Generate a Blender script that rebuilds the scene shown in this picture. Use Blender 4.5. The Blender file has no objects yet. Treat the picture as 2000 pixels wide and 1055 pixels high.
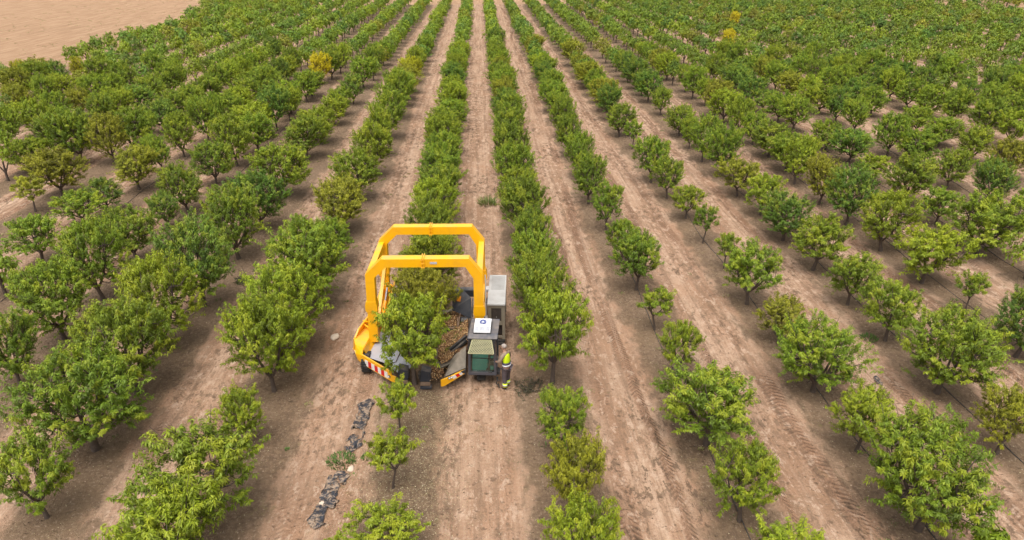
import bpy, bmesh, math, random
import numpy as np
from mathutils import Vector, Matrix, Euler

rad = math.radians
scn = bpy.context.scene
COL = scn.collection
R_ = np.random.default_rng(11)
random.seed(5)

# ------------------------------------------------------------------ basics
def tag(o, label=None, cat=None, group=None, kind=None):
    if label: o['label'] = label
    if cat: o['category'] = cat
    if group: o['group'] = group
    if kind: o['kind'] = kind
    return o

def empty(name, loc=(0, 0, 0), rz=0.0):
    o = bpy.data.objects.new(name, None)
    o.empty_display_size = 0.3
    COL.objects.link(o)
    o.location = loc
    o.rotation_euler = (0, 0, rz)
    return o

def link(name, me, parent=None):
    o = bpy.data.objects.new(name, me)
    COL.objects.link(o)
    if parent: o.parent = parent
    return o

def obj(name, bm, mats, parent=None, smooth=False, bevel=0.0):
    """link a bmesh as ONE mesh object"""
    if bevel > 0:
        es = [e for e in bm.edges if len(e.link_faces) == 2 and e.calc_face_angle(0) > 0.5]
        bmesh.ops.bevel(bm, geom=es, offset=bevel, segments=2, affect='EDGES', clamp_overlap=True)
    bmesh.ops.recalc_face_normals(bm, faces=bm.faces[:])
    me = bpy.data.meshes.new(name)
    bm.to_mesh(me)
    bm.free()
    for m in (mats if isinstance(mats, (list, tuple)) else [mats]):
        me.materials.append(m)
    if smooth:
        me.polygons.foreach_set('use_smooth', [True] * len(me.polygons))
    return link(name, me, parent)

def np_mesh(name, V, F, mats, cols=None, mat_idx=None, smooth=False):
    """mesh from arrays; F is (n,4) or (n,3); cols (n,4) per vertex"""
    me = bpy.data.meshes.new(name)
    V = np.asarray(V, dtype=np.float32)
    F = np.asarray(F, dtype=np.int32)
    k = F.shape[1]
    me.vertices.add(len(V)); me.vertices.foreach_set('co', V.ravel())
    me.loops.add(F.size); me.loops.foreach_set('vertex_index', F.ravel())
    me.polygons.add(len(F))
    me.polygons.foreach_set('loop_start', np.arange(0, F.size, k, dtype=np.int32))
    if mat_idx is not None:
        me.polygons.foreach_set('material_index', np.asarray(mat_idx, dtype=np.int32))
    if smooth:
        me.polygons.foreach_set('use_smooth', np.ones(len(F), dtype=bool))
    if cols is not None:
        a = me.attributes.new('tone', 'FLOAT_COLOR', 'POINT')
        a.data.foreach_set('color', np.asarray(cols, dtype=np.float32).ravel())
    for m in (mats if isinstance(mats, (list, tuple)) else [mats]):
        me.materials.append(m)
    me.update()
    me.validate()
    return me

# ------------------------------------------------------------------ noise
def _hash(ix, iy, seed):
    n = (ix.astype(np.int64) * 374761393 + iy.astype(np.int64) * 668265263 + seed * 1442695041) & 0x7fffffff
    n = ((n ^ (n >> 13)) * 1274126177) & 0x7fffffff
    n = (n ^ (n >> 16)) & 0xffff
    return n / 65535.0

def vnoise(x, y, seed=0):
    x = np.asarray(x, float); y = np.asarray(y, float)
    ix = np.floor(x); iy = np.floor(y)
    fx = x - ix; fy = y - iy
    fx = fx * fx * (3 - 2 * fx); fy = fy * fy * (3 - 2 * fy)
    a = _hash(ix, iy, seed); b = _hash(ix + 1, iy, seed)
    c = _hash(ix, iy + 1, seed); d = _hash(ix + 1, iy + 1, seed)
    return (a * (1 - fx) + b * fx) * (1 - fy) + (c * (1 - fx) + d * fx) * fy

def fbm(x, y, seed=0, oct=3):
    s = 0.0; a = 0.5
    for i in range(oct):
        s = s + a * (vnoise(x * 2 ** i, y * 2 ** i, seed + i * 17) - 0.5)
        a *= 0.55
    return s

# ------------------------------------------------------------------ orchard frame
X0, S = -2.5, 4.62            # x of the harvested row, distance between rows
def row_x(k): return X0 + S * k
def row_d(x):
    u = (x - X0) / S + 0.5
    return np.abs(u - np.floor(u) - 0.5) * S

def left_edge(y): return np.where(np.asarray(y) < 118, -51.0, -51.0 - (np.asarray(y) - 118) * 0.2)
RIGHT_EDGE = 108.0
ROW_END = 173.0

def ground_h(x, y):
    x = np.asarray(x, float); y = np.asarray(y, float)
    wob = (vnoise(x * 0.25, y * 0.06, 3) - 0.5) * 0.5
    d = row_d(x + wob)
    inside = ((x > left_edge(y)) & (x < RIGHT_EDGE) & (y < ROW_END)).astype(float)
    near = np.clip((90 - y) / 40, 0, 1)
    h = inside * 0.07 * np.exp(-(d / 0.8) ** 2)
    h = h - inside * 0.055 * np.exp(-((d - 1.5) / 0.2) ** 2) * (0.35 + vnoise(x * 0.15, y * 0.12, 8))
    h = h + inside * 0.03 * np.exp(-((d - 1.5) / 0.42) ** 2) * vnoise(x * 1.3, y * 0.5, 21)
    h = h + 0.07 * fbm(x * 0.9, y * 0.35, 31, 3) * near
    h = h + 0.05 * fbm(x * 2.6, y * 1.8, 41, 2) * near
    h = h + 0.12 * fbm(x * 0.07, y * 0.05, 51, 2)
    return h

# ------------------------------------------------------------------ materials
class NT:
    def __init__(s, name):
        s.m = bpy.data.materials.new(name); s.m.use_nodes = True
        s.t = s.m.node_tree; s.t.nodes.clear()
        s.out = s.t.nodes.new('ShaderNodeOutputMaterial')
    def n(s, typ, **kw):
        nd = s.t.nodes.new('ShaderNode' + typ)
        for k, v in kw.items(): setattr(nd, k, v)
        return nd
    def set(s, sock, v):
        if hasattr(v, 'is_output'): s.t.links.new(v, sock)
        elif v is not None: sock.default_value = v
    def math(s, op, a, b=None, c=None, clamp=False):
        nd = s.n('Math', operation=op); nd.use_clamp = clamp
        s.set(nd.inputs[0], a)
        if b is not None: s.set(nd.inputs[1], b)
        if c is not None: s.set(nd.inputs[2], c)
        return nd.outputs[0]
    def mix(s, f, a, b, blend='MIX'):
        nd = s.n('Mix', data_type='RGBA', blend_type=blend)
        s.set(nd.inputs['Factor'], f)
        s.set(nd.inputs[6], a if hasattr(a, 'is_output') else (*a, 1) if len(a) == 3 else a)
        s.set(nd.inputs[7], b if hasattr(b, 'is_output') else (*b, 1) if len(b) == 3 else b)
        return nd.outputs[2]
    def ss(s, v, lo, hi):
        nd = s.n('MapRange', interpolation_type='SMOOTHSTEP')
        s.set(nd.inputs[0], v); nd.inputs[1].default_value = lo; nd.inputs[2].default_value = hi
        return nd.outputs[0]
    def noise(s, vec, scale, detail=3, rough=0.55, dist=0.0):
        nd = s.n('TexNoise')
        if vec is not None: s.set(nd.inputs['Vector'], vec)
        nd.inputs['Scale'].default_value = scale; nd.inputs['Detail'].default_value = detail
        nd.inputs['Roughness'].default_value = rough; nd.inputs['Distortion'].default_value = dist
        return nd.outputs[0]
    def vec(s, v, sc, loc=(0, 0, 0)):
        nd = s.n('Mapping'); s.set(nd.inputs[0], v); nd.inputs['Scale'].default_value = sc; nd.inputs['Location'].default_value = loc
        return nd.outputs[0]
    def bsdf(s, col, rough=0.7, metal=0.0, spec=0.4, normal=None, **kw):
        b = s.n('BsdfPrincipled')
        s.set(b.inputs['Base Color'], col if hasattr(col, 'is_output') else (*col, 1))
        s.set(b.inputs['Roughness'], rough); b.inputs['Metallic'].default_value = metal
        b.inputs['Specular IOR Level'].default_value = spec
        if normal is not None: s.t.links.new(normal, b.inputs['Normal'])
        for k, v in kw.items(): s.set(b.inputs[k], v)
        s.t.links.new(b.outputs[0], s.out.inputs[0])
        return b
    def bump(s, h, strength=0.4, dist=0.02):
        nd = s.n('Bump'); nd.inputs['Strength'].default_value = strength; nd.inputs['Distance'].default_value = dist
        s.t.links.new(h, nd.inputs['Height'])
        return nd.outputs[0]

def worn(name, col, col2, rough=0.5, scale=3.0, amt=0.35, metal=0.0, spec=0.4, bump=0.0, dust=0.0):
    """painted / worn surface: two tones broken up by noise, a little dust on the upward faces"""
    t = NT(name)
    co = t.n('TexCoord').outputs['Object']
    n1 = t.noise(co, scale, 4, 0.6)
    n2 = t.noise(co, scale * 9, 3, 0.6)
    f = t.math('MULTIPLY', t.ss(n1, 0.42, 0.72), amt)
    c = t.mix(f, col, col2)
    c = t.mix(t.math('MULTIPLY', t.ss(n2, 0.55, 0.8), amt * 0.6), c, tuple(x * 0.75 for x in col))
    if dust > 0:
        nz = t.n('SeparateXYZ'); t.t.links.new(t.n('NewGeometry').outputs['Normal'], nz.inputs[0])
        up = t.math('MULTIPLY', t.ss(nz.outputs[2], 0.3, 0.95), t.math('MULTIPLY_ADD', n1, 0.9, dust - 0.45), clamp=True)
        c = t.mix(up, c, (0.42, 0.33, 0.25))
    r = t.math('MULTIPLY_ADD', n1, 0.25, rough - 0.12)
    nm = t.bump(n2, bump, 0.01) if bump else None
    t.bsdf(c, r, metal, spec, nm)
    return t.m

def leaf_material(name, far=False):
    t = NT(name)
    at = t.n('Attribute', attribute_name='tone')
    sp = t.n('SeparateColor'); t.t.links.new(at.outputs['Color'], sp.inputs[0])
    if far:   # the far mass stores the colour of each tree, painted haze included, on its leaves
        base = t.n('Attribute', attribute_name='leaf_colour').outputs['Color']
    else:
        base = t.n('ObjectInfo').outputs['Color']
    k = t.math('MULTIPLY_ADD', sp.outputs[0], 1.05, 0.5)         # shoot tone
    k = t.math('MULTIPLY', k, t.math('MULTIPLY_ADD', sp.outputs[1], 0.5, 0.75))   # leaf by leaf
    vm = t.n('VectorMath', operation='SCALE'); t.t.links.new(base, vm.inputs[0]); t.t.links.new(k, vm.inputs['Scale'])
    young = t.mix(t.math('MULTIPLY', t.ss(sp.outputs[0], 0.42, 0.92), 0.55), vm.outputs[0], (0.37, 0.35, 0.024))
    b = t.bsdf(young, 0.5, 0.0, 0.32)
    tr = t.n('BsdfTranslucent')
    cc = t.mix(0.5, young, (0.25, 0.30, 0.02))
    t.t.links.new(cc, tr.inputs['Color'])
    mx = t.n('MixShader'); mx.inputs[0].default_value = 0.26
    t.t.links.new(b.outputs[0], mx.inputs[1]); t.t.links.new(tr.outputs[0], mx.inputs[2])
    t.t.links.new(mx.outputs[0], t.out.inputs[0])
    return t.m

M = {}
M['leaf'] = leaf_material('leaves')
M['leaf_far'] = leaf_material('far_leaves', True)
M['bark'] = worn('bark', (0.085, 0.062, 0.048), (0.15, 0.115, 0.09), 0.9, 6, 0.7, bump=0.6)
M['yellow'] = worn('yellow_paint', (0.88, 0.43, 0.003), (0.74, 0.34, 0.012), 0.36, 2.2, 0.6, spec=0.6, dust=0.10)
M['silver'] = worn('sheet_metal', (0.42, 0.44, 0.50), (0.34, 0.35, 0.39), 0.38, 2.0, 0.6, metal=0.35, spec=0.5, dust=0.16)
M['dark_steel'] = worn('dark_steel', (0.030, 0.034, 0.045), (0.06, 0.06, 0.065), 0.5, 3, 0.7, spec=0.5, dust=0.14)
M['cab_grey'] = worn('cab_grey', (0.062, 0.064, 0.078), (0.085, 0.083, 0.09), 0.45, 3, 0.5, spec=0.5, dust=0.14)
M['rubber'] = worn('rubber', (0.018, 0.018, 0.019), (0.05, 0.045, 0.04), 0.8, 5, 0.7, bump=0.3, dust=0.12)
M['belt'] = worn('belt_rubber', (0.020, 0.020, 0.022), (0.05, 0.048, 0.045), 0.6, 4, 0.6, dust=0.1)
M['olive'] = worn('dusty_plate', (0.085, 0.078, 0.062), (0.13, 0.115, 0.09), 0.7, 3, 0.8, dust=0.25)
M['brown_plate'] = worn('brown_plate', (0.20, 0.13, 0.085), (0.28, 0.2, 0.14), 0.7, 4, 0.8)
M['housing'] = worn('housing_paint', (0.23, 0.20, 0.15), (0.30, 0.255, 0.19), 0.6, 3, 0.7)
M['housing_top'] = worn('housing_roof', (0.44, 0.43, 0.415), (0.35, 0.33, 0.31), 0.5, 2.2, 0.7, spec=0.4)
M['white'] = worn('white_plastic', (0.66, 0.66, 0.68), (0.54, 0.53, 0.52), 0.4, 3, 0.5)
M['vent'] = worn('vent_grey', (0.42, 0.43, 0.47), (0.36, 0.36, 0.4), 0.5, 20, 0.5)
M['blue'] = worn('fan_blue', (0.05, 0.07, 0.22), (0.09, 0.11, 0.28), 0.4, 9, 0.6)
M['cream_mesh'] = worn('mesh_cream', (0.46, 0.44, 0.26), (0.34, 0.33, 0.2), 0.6, 5, 0.5)
M['teal'] = worn('teal_glass_tint', (0.04, 0.40, 0.36), (0.03, 0.31, 0.28), 0.4, 4, 0.5)  # tint and reflection of the cab glass put into this colour
M['red_tape'] = worn('red_tape', (0.62, 0.012, 0.014), (0.5, 0.02, 0.02), 0.4, 6, 0.4)
M['white_tape'] = worn('white_tape', (0.74, 0.72, 0.69), (0.6, 0.56, 0.52), 0.4, 6, 0.5)
M['orange'] = worn('orange_plastic', (0.75, 0.26, 0.02), (0.6, 0.2, 0.02), 0.4, 6, 0.5)
M['lamp'] = worn('lamp_lens', (0.75, 0.74, 0.7), (0.6, 0.6, 0.58), 0.2, 9, 0.4)
M['radiator'] = worn('radiator_mesh', (0.055, 0.045, 0.040), (0.10, 0.08, 0.065), 0.4, 5, 0.8)
M['black_panel'] = worn('black_panel', (0.022, 0.020, 0.020), (0.06, 0.045, 0.04), 0.35, 6, 0.7)
M['film'] = worn('black_film', (0.045, 0.045, 0.052), (0.11, 0.105, 0.105), 0.42, 9, 0.8, bump=0.8, dust=0.18)
M['hose'] = worn('hose_black', (0.030, 0.028, 0.027), (0.09, 0.075, 0.06), 0.6, 9, 0.6)
M['stone'] = worn('pale_stone', (0.56, 0.46, 0.36), (0.46, 0.37, 0.28), 0.9, 8, 0.7, bump=0.5)
M['twig'] = worn('dry_twig', (0.05, 0.042, 0.032), (0.11, 0.085, 0.06), 0.9, 9, 0.8)
M['skin'] = worn('skin', (0.42, 0.23, 0.16), (0.36, 0.18, 0.12), 0.5, 9, 0.3)
M['hair'] = worn('grey_hair', (0.30, 0.25, 0.22), (0.42, 0.36, 0.32), 0.8, 40, 0.8)
M['hivis'] = worn('hivis_yellow', (0.62, 0.80, 0.01), (0.50, 0.66, 0.01), 0.7, 7, 0.5)
M['reflect'] = worn('reflective_tape', (0.70, 0.70, 0.74), (0.6, 0.6, 0.66), 0.35, 9, 0.4)
M['navy'] = worn('navy_cloth', (0.055, 0.045, 0.075), (0.075, 0.06, 0.09), 0.85, 9, 0.5)
M['trouser'] = worn('grey_cloth', (0.085, 0.068, 0.075), (0.115, 0.09, 0.095), 0.9, 9, 0.6)
M['shirt'] = worn('beige_cloth', (0.27, 0.20, 0.15), (0.2, 0.15, 0.11), 0.9, 9, 0.6)
M['boot'] = worn('boot_leather', (0.03, 0.026, 0.026), (0.07, 0.055, 0.05), 0.6, 9, 0.7)

def film_material():
    t = NT('torn_black_film')
    P = t.n('NewGeometry').outputs['Position']
    a = t.noise(P, 6.0, 5, 0.7, 0.4); b = t.noise(P, 22.0, 3, 0.7)
    c = t.mix(t.ss(b, .4, .7), (0.018, 0.019, 0.026), (0.055, 0.056, 0.066))
    c = t.mix(t.math('MULTIPLY', t.ss(a, 0.45, 0.58), t.ss(b, .30, .52)), c, (0.30, 0.215, 0.15))
    t.bsdf(c, 0.5, 0, 0.45, t.bump(a, .9, .06))
    return t.m
M['film'] = film_material()

def vary(name, stops, rough=0.8, transl=0.0):
    """colour picked piece by piece from a ramp through the 'tone' attribute"""
    t = NT(name)
    at = t.n('Attribute', attribute_name='tone')
    rp = t.n('ValToRGB'); rp.color_ramp.interpolation = 'LINEAR'
    el = rp.color_ramp.elements
    while len(el) < len(stops): el.new(0.5)
    for e, (p, c) in zip(el, stops): e.position = p; e.color = (*c, 1)
    sp = t.n('SeparateColor'); t.t.links.new(at.outputs['Color'], sp.inputs[0])
    t.t.links.new(sp.outputs[0], rp.inputs[0])
    t.bsdf(rp.outputs[0], rough, 0, 0.3)
    return t.m
M['almond'] = vary('almond_hulls', [(0, (0.055, 0.028, 0.014)), (0.35, (0.20, 0.095, 0.04)), (0.7, (0.42, 0.24, 0.10)), (1, (0.66, 0.48, 0.27))])
M['clod'] = vary('clods', [(0, (0.13, 0.088, 0.058)), (0.5, (0.27, 0.185, 0.125)), (1, (0.42, 0.31, 0.22))], 0.95)
M['litter'] = vary('litter', [(0, (0.07, 0.055, 0.035)), (0.4, (0.20, 0.15, 0.085)), (0.75, (0.42, 0.34, 0.18)), (1, (0.62, 0.55, 0.36))])
M['weed'] = vary('weed', [(0, (0.07, 0.13, 0.03)), (0.5, (0.13, 0.20, 0.045)), (0.8, (0.26, 0.24, 0.09)), (1, (0.36, 0.28, 0.15))], 0.7)

def glass(name, col, alpha_rough=0.06):
    t = NT(name)
    g = t.n('BsdfGlossy'); g.inputs['Roughness'].default_value = alpha_rough; g.inputs['Color'].default_value = (1, 1, 1, 1)
    tr = t.n('BsdfTransparent'); tr.inputs['Color'].default_value = (*col, 1)
    fr = t.n('Fresnel'); fr.inputs[0].default_value = 1.5
    mx = t.n('MixShader'); t.t.links.new(fr.outputs[0], mx.inputs[0])
    t.t.links.new(tr.outputs[0], mx.inputs[1]); t.t.links.new(g.outputs[0], mx.inputs[2])
    t.t.links.new(mx.outputs[0], t.out.inputs[0])
    return t.m
M['glass'] = glass('tinted_glass', (0.80, 0.95, 0.92))

# ------------------------------------------------------------------ ground material
def soil():
    t = NT('orchard_soil')
    P = t.n('NewGeometry').outputs['Position']
    sx = t.n('SeparateXYZ'); t.t.links.new(P, sx.inputs[0])
    x, y = sx.outputs[0], sx.outputs[1]
    lowx = t.noise(t.vec(P, (0.25, 0.09, 1)), 1.0, 3)
    wob = t.math('MULTIPLY', t.math('SUBTRACT', lowx, 0.5), 1.3)
    u = t.math('DIVIDE', t.math('SUBTRACT', t.math('ADD', x, wob), X0), S)
    uf = t.math('SUBTRACT', t.math('FRACT', t.math('ADD', u, 0.5)), 0.5)
    sd = t.math('MULTIPLY', uf, S)                       # signed distance to the nearest row
    d = t.math('ABSOLUTE', sd)
    # orchard block
    ins = t.math('MULTIPLY', t.ss(x, -52.5, -50.0), t.ss(t.math('MULTIPLY', x, -1.0), -RIGHT_EDGE - 1.5, -RIGHT_EDGE + 1.0))
    ins = t.math('MULTIPLY', ins, t.ss(t.math('MULTIPLY', y, -1.0), -ROW_END - 3, -ROW_END + 1))
    # noises
    streak = t.noise(t.vec(P, (1.3, 0.16, 1)), 1.0, 5, 0.62, 0.25)
    blot = t.noise(P, 0.55, 5, 0.62, 0.4)
    mid = t.noise(t.vec(P, (2.6, 0.9, 1)), 1.0, 5, 0.65, 0.2)
    fine = t.noise(P, 7.0, 4, 0.7)
    grain = t.noise(P, 26.0, 3, 0.7)
    # sand of the lanes
    c = t.mix(t.ss(streak, 0.34, 0.66), (0.290, 0.171, 0.106), (0.445, 0.295, 0.201))
    c = t.mix(t.math('MULTIPLY', t.ss(blot, 0.48, 0.7), 0.6), c, (0.387, 0.225, 0.139))
    c = t.mix(t.math('MULTIPLY', t.ss(mid, 0.50, 0.72), 0.55), c, (0.227, 0.144, 0.093))
    # dark litter-strewn strip under each row
    edge = t.math('ADD', d, t.math('MULTIPLY', t.math('SUBTRACT', mid, 0.5), 1.7))
    edge = t.math('ADD', edge, t.math('MULTIPLY', t.math('SUBTRACT', blot, 0.5), 1.6))
    strip = t.math('MULTIPLY', t.math('SUBTRACT', 1.0, t.ss(edge, 0.75, 1.35)), ins)
    dk = t.mix(t.ss(fine, 0.35, 0.68), (0.102, 0.069, 0.043), (0.183, 0.125, 0.077))
    dk = t.mix(t.math('MULTIPLY', t.ss(blot, 0.45, 0.65), 0.55), dk, (0.158, 0.110, 0.064))
    c = t.mix(t.math('MULTIPLY', strip, 0.86), c, dk)
    # wheel tracks, two to a lane, wandering
    tw = t.math('MULTIPLY', t.math('SUBTRACT', t.noise(t.vec(P, (0.12, 0.07, 1), (7, 3, 0)), 1.0, 2), 0.5), 1.6)
    td = t.math('SUBTRACT', t.math('ADD', d, tw), 1.52)
    trk = t.math('SUBTRACT', 1.0, t.ss(t.math('ABSOLUTE', td), 0.17, 0.30))
    tmask = t.math('MULTIPLY', trk, ins)
    wn = t.n('TexWhiteNoise', noise_dimensions='1D')
    t.set(wn.inputs['W'], t.math('FLOOR', t.math('MULTIPLY_ADD', u, 2.0, 0.37)))   # each wheel line its own wear
    per = t.ss(wn.outputs[0], 0.15, 0.7)
    tmask = t.math('MULTIPLY', tmask, t.math('MULTIPLY_ADD', per, 0.65, 0.35))
    pres = t.ss(t.noise(t.vec(P, (0.2, 0.10, 1), (2, 9, 0)), 1.0, 3), 0.40, 0.56)
    c = t.mix(t.math('MULTIPLY', tmask, t.math('MULTIPLY_ADD', pres, 0.58, 0.18)), c, (0.270, 0.149, 0.090))
    # chevron tread pressed in the tracks
    ch = t.math('ADD', t.math('MULTIPLY', y, 33.0), t.math('MULTIPLY', t.math('ABSOLUTE', td), 30.0))
    ch = t.math('ADD', ch, t.math('MULTIPLY', t.math('SUBTRACT', fine, 0.5), 3.0))
    ch = t.math('SINE', ch)
    chm = t.math('MULTIPLY', t.math('MULTIPLY', tmask, pres), t.ss(mid, 0.66, 0.45))
    c = t.mix(t.math('MULTIPLY', t.math('MULTIPLY', t.ss(ch, 0.1, 0.9), chm), 0.5), c, (0.180, 0.099, 0.061))  # shading of the tread grooves painted darker into the soil colour
    # fine smooth ruts along the lanes
    rut = t.noise(t.vec(P, (4.2, 0.055, 1)), 1.0, 3, 0.6)
    lane = t.ss(d, 0.9, 1.5)
    c = t.mix(t.math('MULTIPLY', t.math('MULTIPLY', t.ss(rut, 0.50, 0.62), lane), 0.50), c, (0.207, 0.129, 0.083))
    c = t.mix(t.math('MULTIPLY', t.math('MULTIPLY', t.ss(rut, 0.44, 0.32), lane), 0.30), c, (0.518, 0.382, 0.282))
    # crust flakes and clods
    c = t.mix(t.math('MULTIPLY', t.ss(fine, 0.60, 0.74), 0.42), c, (0.134, 0.086, 0.054))
    c = t.mix(t.math('MULTIPLY', t.ss(grain, 0.60, 0.75), 0.30), c, (0.432, 0.307, 0.202))
    c = t.mix(t.math('MULTIPLY', t.ss(grain, 0.42, 0.30), 0.38), c, (0.104, 0.065, 0.040))
    # pea-sized to fist-sized crumbs
    crumb = t.noise(P, 13.0, 3, 0.75)
    c = t.mix(t.math('MULTIPLY', t.ss(crumb, 0.56, 0.66), 0.42), c, (0.135, 0.094, 0.066))
    c = t.mix(t.math('MULTIPLY', t.ss(crumb, 0.43, 0.34), 0.38), c, (0.50, 0.38, 0.285))
    # small dark scuffs and hoof-like dents scattered over the lanes
    scf = t.noise(t.vec(P, (4.5, 5.5, 1), (8, 2, 0)), 1.0, 2, 0.5)
    c = t.mix(t.math('MULTIPLY', t.math('MULTIPLY', t.ss(scf, 0.66, 0.71), lane), 0.7), c, (0.170, 0.112, 0.074))
    # broken crust: dark flakes and pale scuffed patches over the lanes
    flk = t.noise(t.vec(P, (3.6, 1.7, 1), (4, 1, 0)), 1.0, 6, 0.76, 0.15)
    zone = t.ss(t.noise(t.vec(P, (0.45, 0.16, 1), (1, 5, 0)), 1.0, 3), 0.42, 0.6)
    c = t.mix(t.math('MULTIPLY', t.math('MULTIPLY', t.ss(flk, 0.52, 0.58), zone), 0.85), c, (0.134, 0.088, 0.058))
    c = t.mix(t.math('MULTIPLY', t.math('MULTIPLY', t.ss(flk, 0.47, 0.38), lane), 0.55), c, (0.557, 0.409, 0.304))
    # thin weeds staining the soil beside the rows
    gm = t.math('MULTIPLY', t.ss(t.noise(P, 0.9, 4, 0.65, 0.3), 0.60, 0.72), t.ss(fine, 0.42, 0.6))
    c = t.mix(t.math('MULTIPLY', gm, 0.42), c, (0.135, 0.121, 0.042))
    # bare field to the left and paths: paler, faint drill lines
    fld = t.math('SUBTRACT', 1.0, ins)
    fc = t.mix(t.ss(streak, 0.35, 0.68), (0.292, 0.178, 0.104), (0.381, 0.247, 0.151))
    fc = t.mix(t.math('MULTIPLY', t.ss(t.noise(t.vec(P, (1.2, 0.05, 1)), 1.0, 3), 0.52, 0.66), 0.4), fc, (0.235, 0.144, 0.085))
    fc = t.mix(t.math('MULTIPLY', t.ss(fine, 0.58, 0.72), 0.35), fc, (0.194, 0.127, 0.063))
    c = t.mix(fld, c, fc)
    # heights for the bump
    h = t.math('MULTIPLY', fine, 0.7)
    h = t.math('ADD', h, t.math('MULTIPLY', grain, 0.25))
    h = t.math('ADD', h, t.math('MULTIPLY', mid, 1.6))
    h = t.math('ADD', h, t.math('MULTIPLY', t.math('MULTIPLY', ch, chm), -0.7))
    h = t.math('ADD', h, t.math('MULTIPLY', rut, 0.9))
    h = t.math('ADD', h, t.math('MULTIPLY', flk, -1.4))
    h = t.math('ADD', h, t.math('MULTIPLY', crumb, 0.6))
    h = t.math('ADD', h, t.math('MULTIPLY', t.ss(scf, 0.60, 0.72), -0.8))
    t.bsdf(c, 0.95, 0, 0.15, t.bump(h, 0.85, 0.075))
    return t.m
M['soil'] = soil()

# ------------------------------------------------------------------ camera maths (for leaving out what the frame never shows)
CAM_H, PITCH, YAW, FPX = 14.1, rad(25.9), rad(2.63), 24 / 36 * 1024
_sp, _cp, _sy, _cy = math.sin(PITCH), math.cos(PITCH), math.sin(YAW), math.cos(YAW)
def seen(x, y, z, margin):
    v = (x, y, z - CAM_H)
    rr = v[0] * _cy - v[1] * _sy
    uu = v[0] * _sy * _sp + v[1] * _cy * _sp + v[2] * _cp
    ff = v[0] * _sy * _cp + v[1] * _cy * _cp - v[2] * _sp
    if ff < 1: return False
    px, py = 512 + FPX * rr / ff, 270 - FPX * uu / ff
    mm = margin * FPX / ff
    return -mm < px < 1024 + mm and -mm < py < 540 + mm

# ------------------------------------------------------------------ ground sheet
def axis(lo, hi, step, far_lo, far_hi):
    a = list(np.arange(lo, hi, step))
    st = step; v = a[-1]
    while v < far_hi: st *= 1.18; v += st; a.append(v)
    st = step; v = a[0]; b = []
    while v > far_lo: st *= 1.18; v -= st; b.append(v)
    return np.array(b[::-1] + a)
gx = axis(-27, 30, 0.14, -900, 900)
gy = axis(9.5, 60, 0.14, -120, 1800)
GX, GY = np.meshgrid(gx, gy)
GZ = ground_h(GX, GY)
nv = GX.size; ny, nx = GX.shape
idx = np.arange(nv).reshape(ny, nx)
GF = np.stack([idx[:-1, :-1], idx[:-1, 1:], idx[1:, 1:], idx[1:, :-1]], -1).reshape(-1, 4)
g = link('ground', np_mesh('ground', np.stack([GX, GY, GZ], -1).reshape(-1, 3), GF, M['soil'], smooth=True))
tag(g, 'pinkish tan orchard soil with darker strips under the tree rows and tyre tracks', 'ground', kind='structure')

# ------------------------------------------------------------------ tree kinds
def tube_mesh(paths, sides=5):
    """paths: list of (points, radii) -> vertices, quads"""
    V, F = [], []
    for pts, rads in paths:
        pts = [Vector(p) for p in pts]
        base = len(V)
        for i, p in enumerate(pts):
            d = (pts[min(i + 1, len(pts) - 1)] - pts[max(i - 1, 0)])
            d = d.normalized() if d.length > 1e-6 else Vector((0, 0, 1))
            a = d.orthogonal().normalized(); b = d.cross(a)
            for s in range(sides):
                t = 2 * math.pi * s / sides
                V.append(p + (a * math.cos(t) + b * math.sin(t)) * rads[i])
        for i in range(len(pts) - 1):
            for s in range(sides):
                s2 = (s + 1) % sides
                F.append((base + i * sides + s, base + i * sides + s2, base + (i + 1) * sides + s2, base + (i + 1) * sides + s))
    return np.array([tuple(v) for v in V]), np.array(F)

def unit(a): return a / np.maximum(np.linalg.norm(a, axis=-1, keepdims=True), 1e-9)

def leaves_along(r, starts, dirs, lens, nl, L, width, tones, droop=0.72, face=None):
    """many drooping lance-shaped leaves round each shoot: vertices (n*4,3), tone (n*4,4)"""
    n = len(starts)
    tt = r.uniform(0.12, 1.03, (n, nl))
    P = starts[:, None, :] + dirs[:, None, :] * (lens[:, None] * tt)[..., None]
    P[..., 2] -= 0.22 * lens[:, None] * tt ** 2
    rnd = unit(r.normal(size=(n, nl, 3)))
    rnd = unit(rnd - dirs[:, None, :] * (rnd * dirs[:, None, :]).sum(-1, keepdims=True))
    ld = unit(rnd * 0.80 + dirs[:, None, :] * 0.30 + np.array([0, 0, -droop]) * (0.6 + 0.8 * r.uniform(size=(n, nl, 1))))
    fc = np.array([0, 0, 1.0]) if face is None else (face * 0.9 + np.array([0, 0, 0.55]))[:, None, :]
    sd = unit(np.cross(ld, unit(r.normal(size=(n, nl, 3)) * 0.45 + fc)))
    ll = L * r.uniform(0.65, 1.15, (n, nl, 1))
    P = P + r.normal(size=P.shape) * 0.012
    tip = P + ld * ll; tip[..., 2] -= ll[..., 0] * 0.22
    mid = P + ld * ll * 0.45
    w = ll * width
    V = np.stack([P, mid + sd * w, tip, mid - sd * w], 2).reshape(-1, 3)
    t0 = np.clip(tones[:, None] + 0.26 * (tt - 0.5) + r.normal(0, 0.05, (n, nl)), 0, 1)
    C = np.zeros((n, nl, 4, 4), np.float32)
    C[..., 0] = t0[..., None]; C[..., 1] = r.uniform(0, 1, (n, nl))[..., None]; C[..., 3] = 1
    return V, C.reshape(-1, 4)

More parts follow.
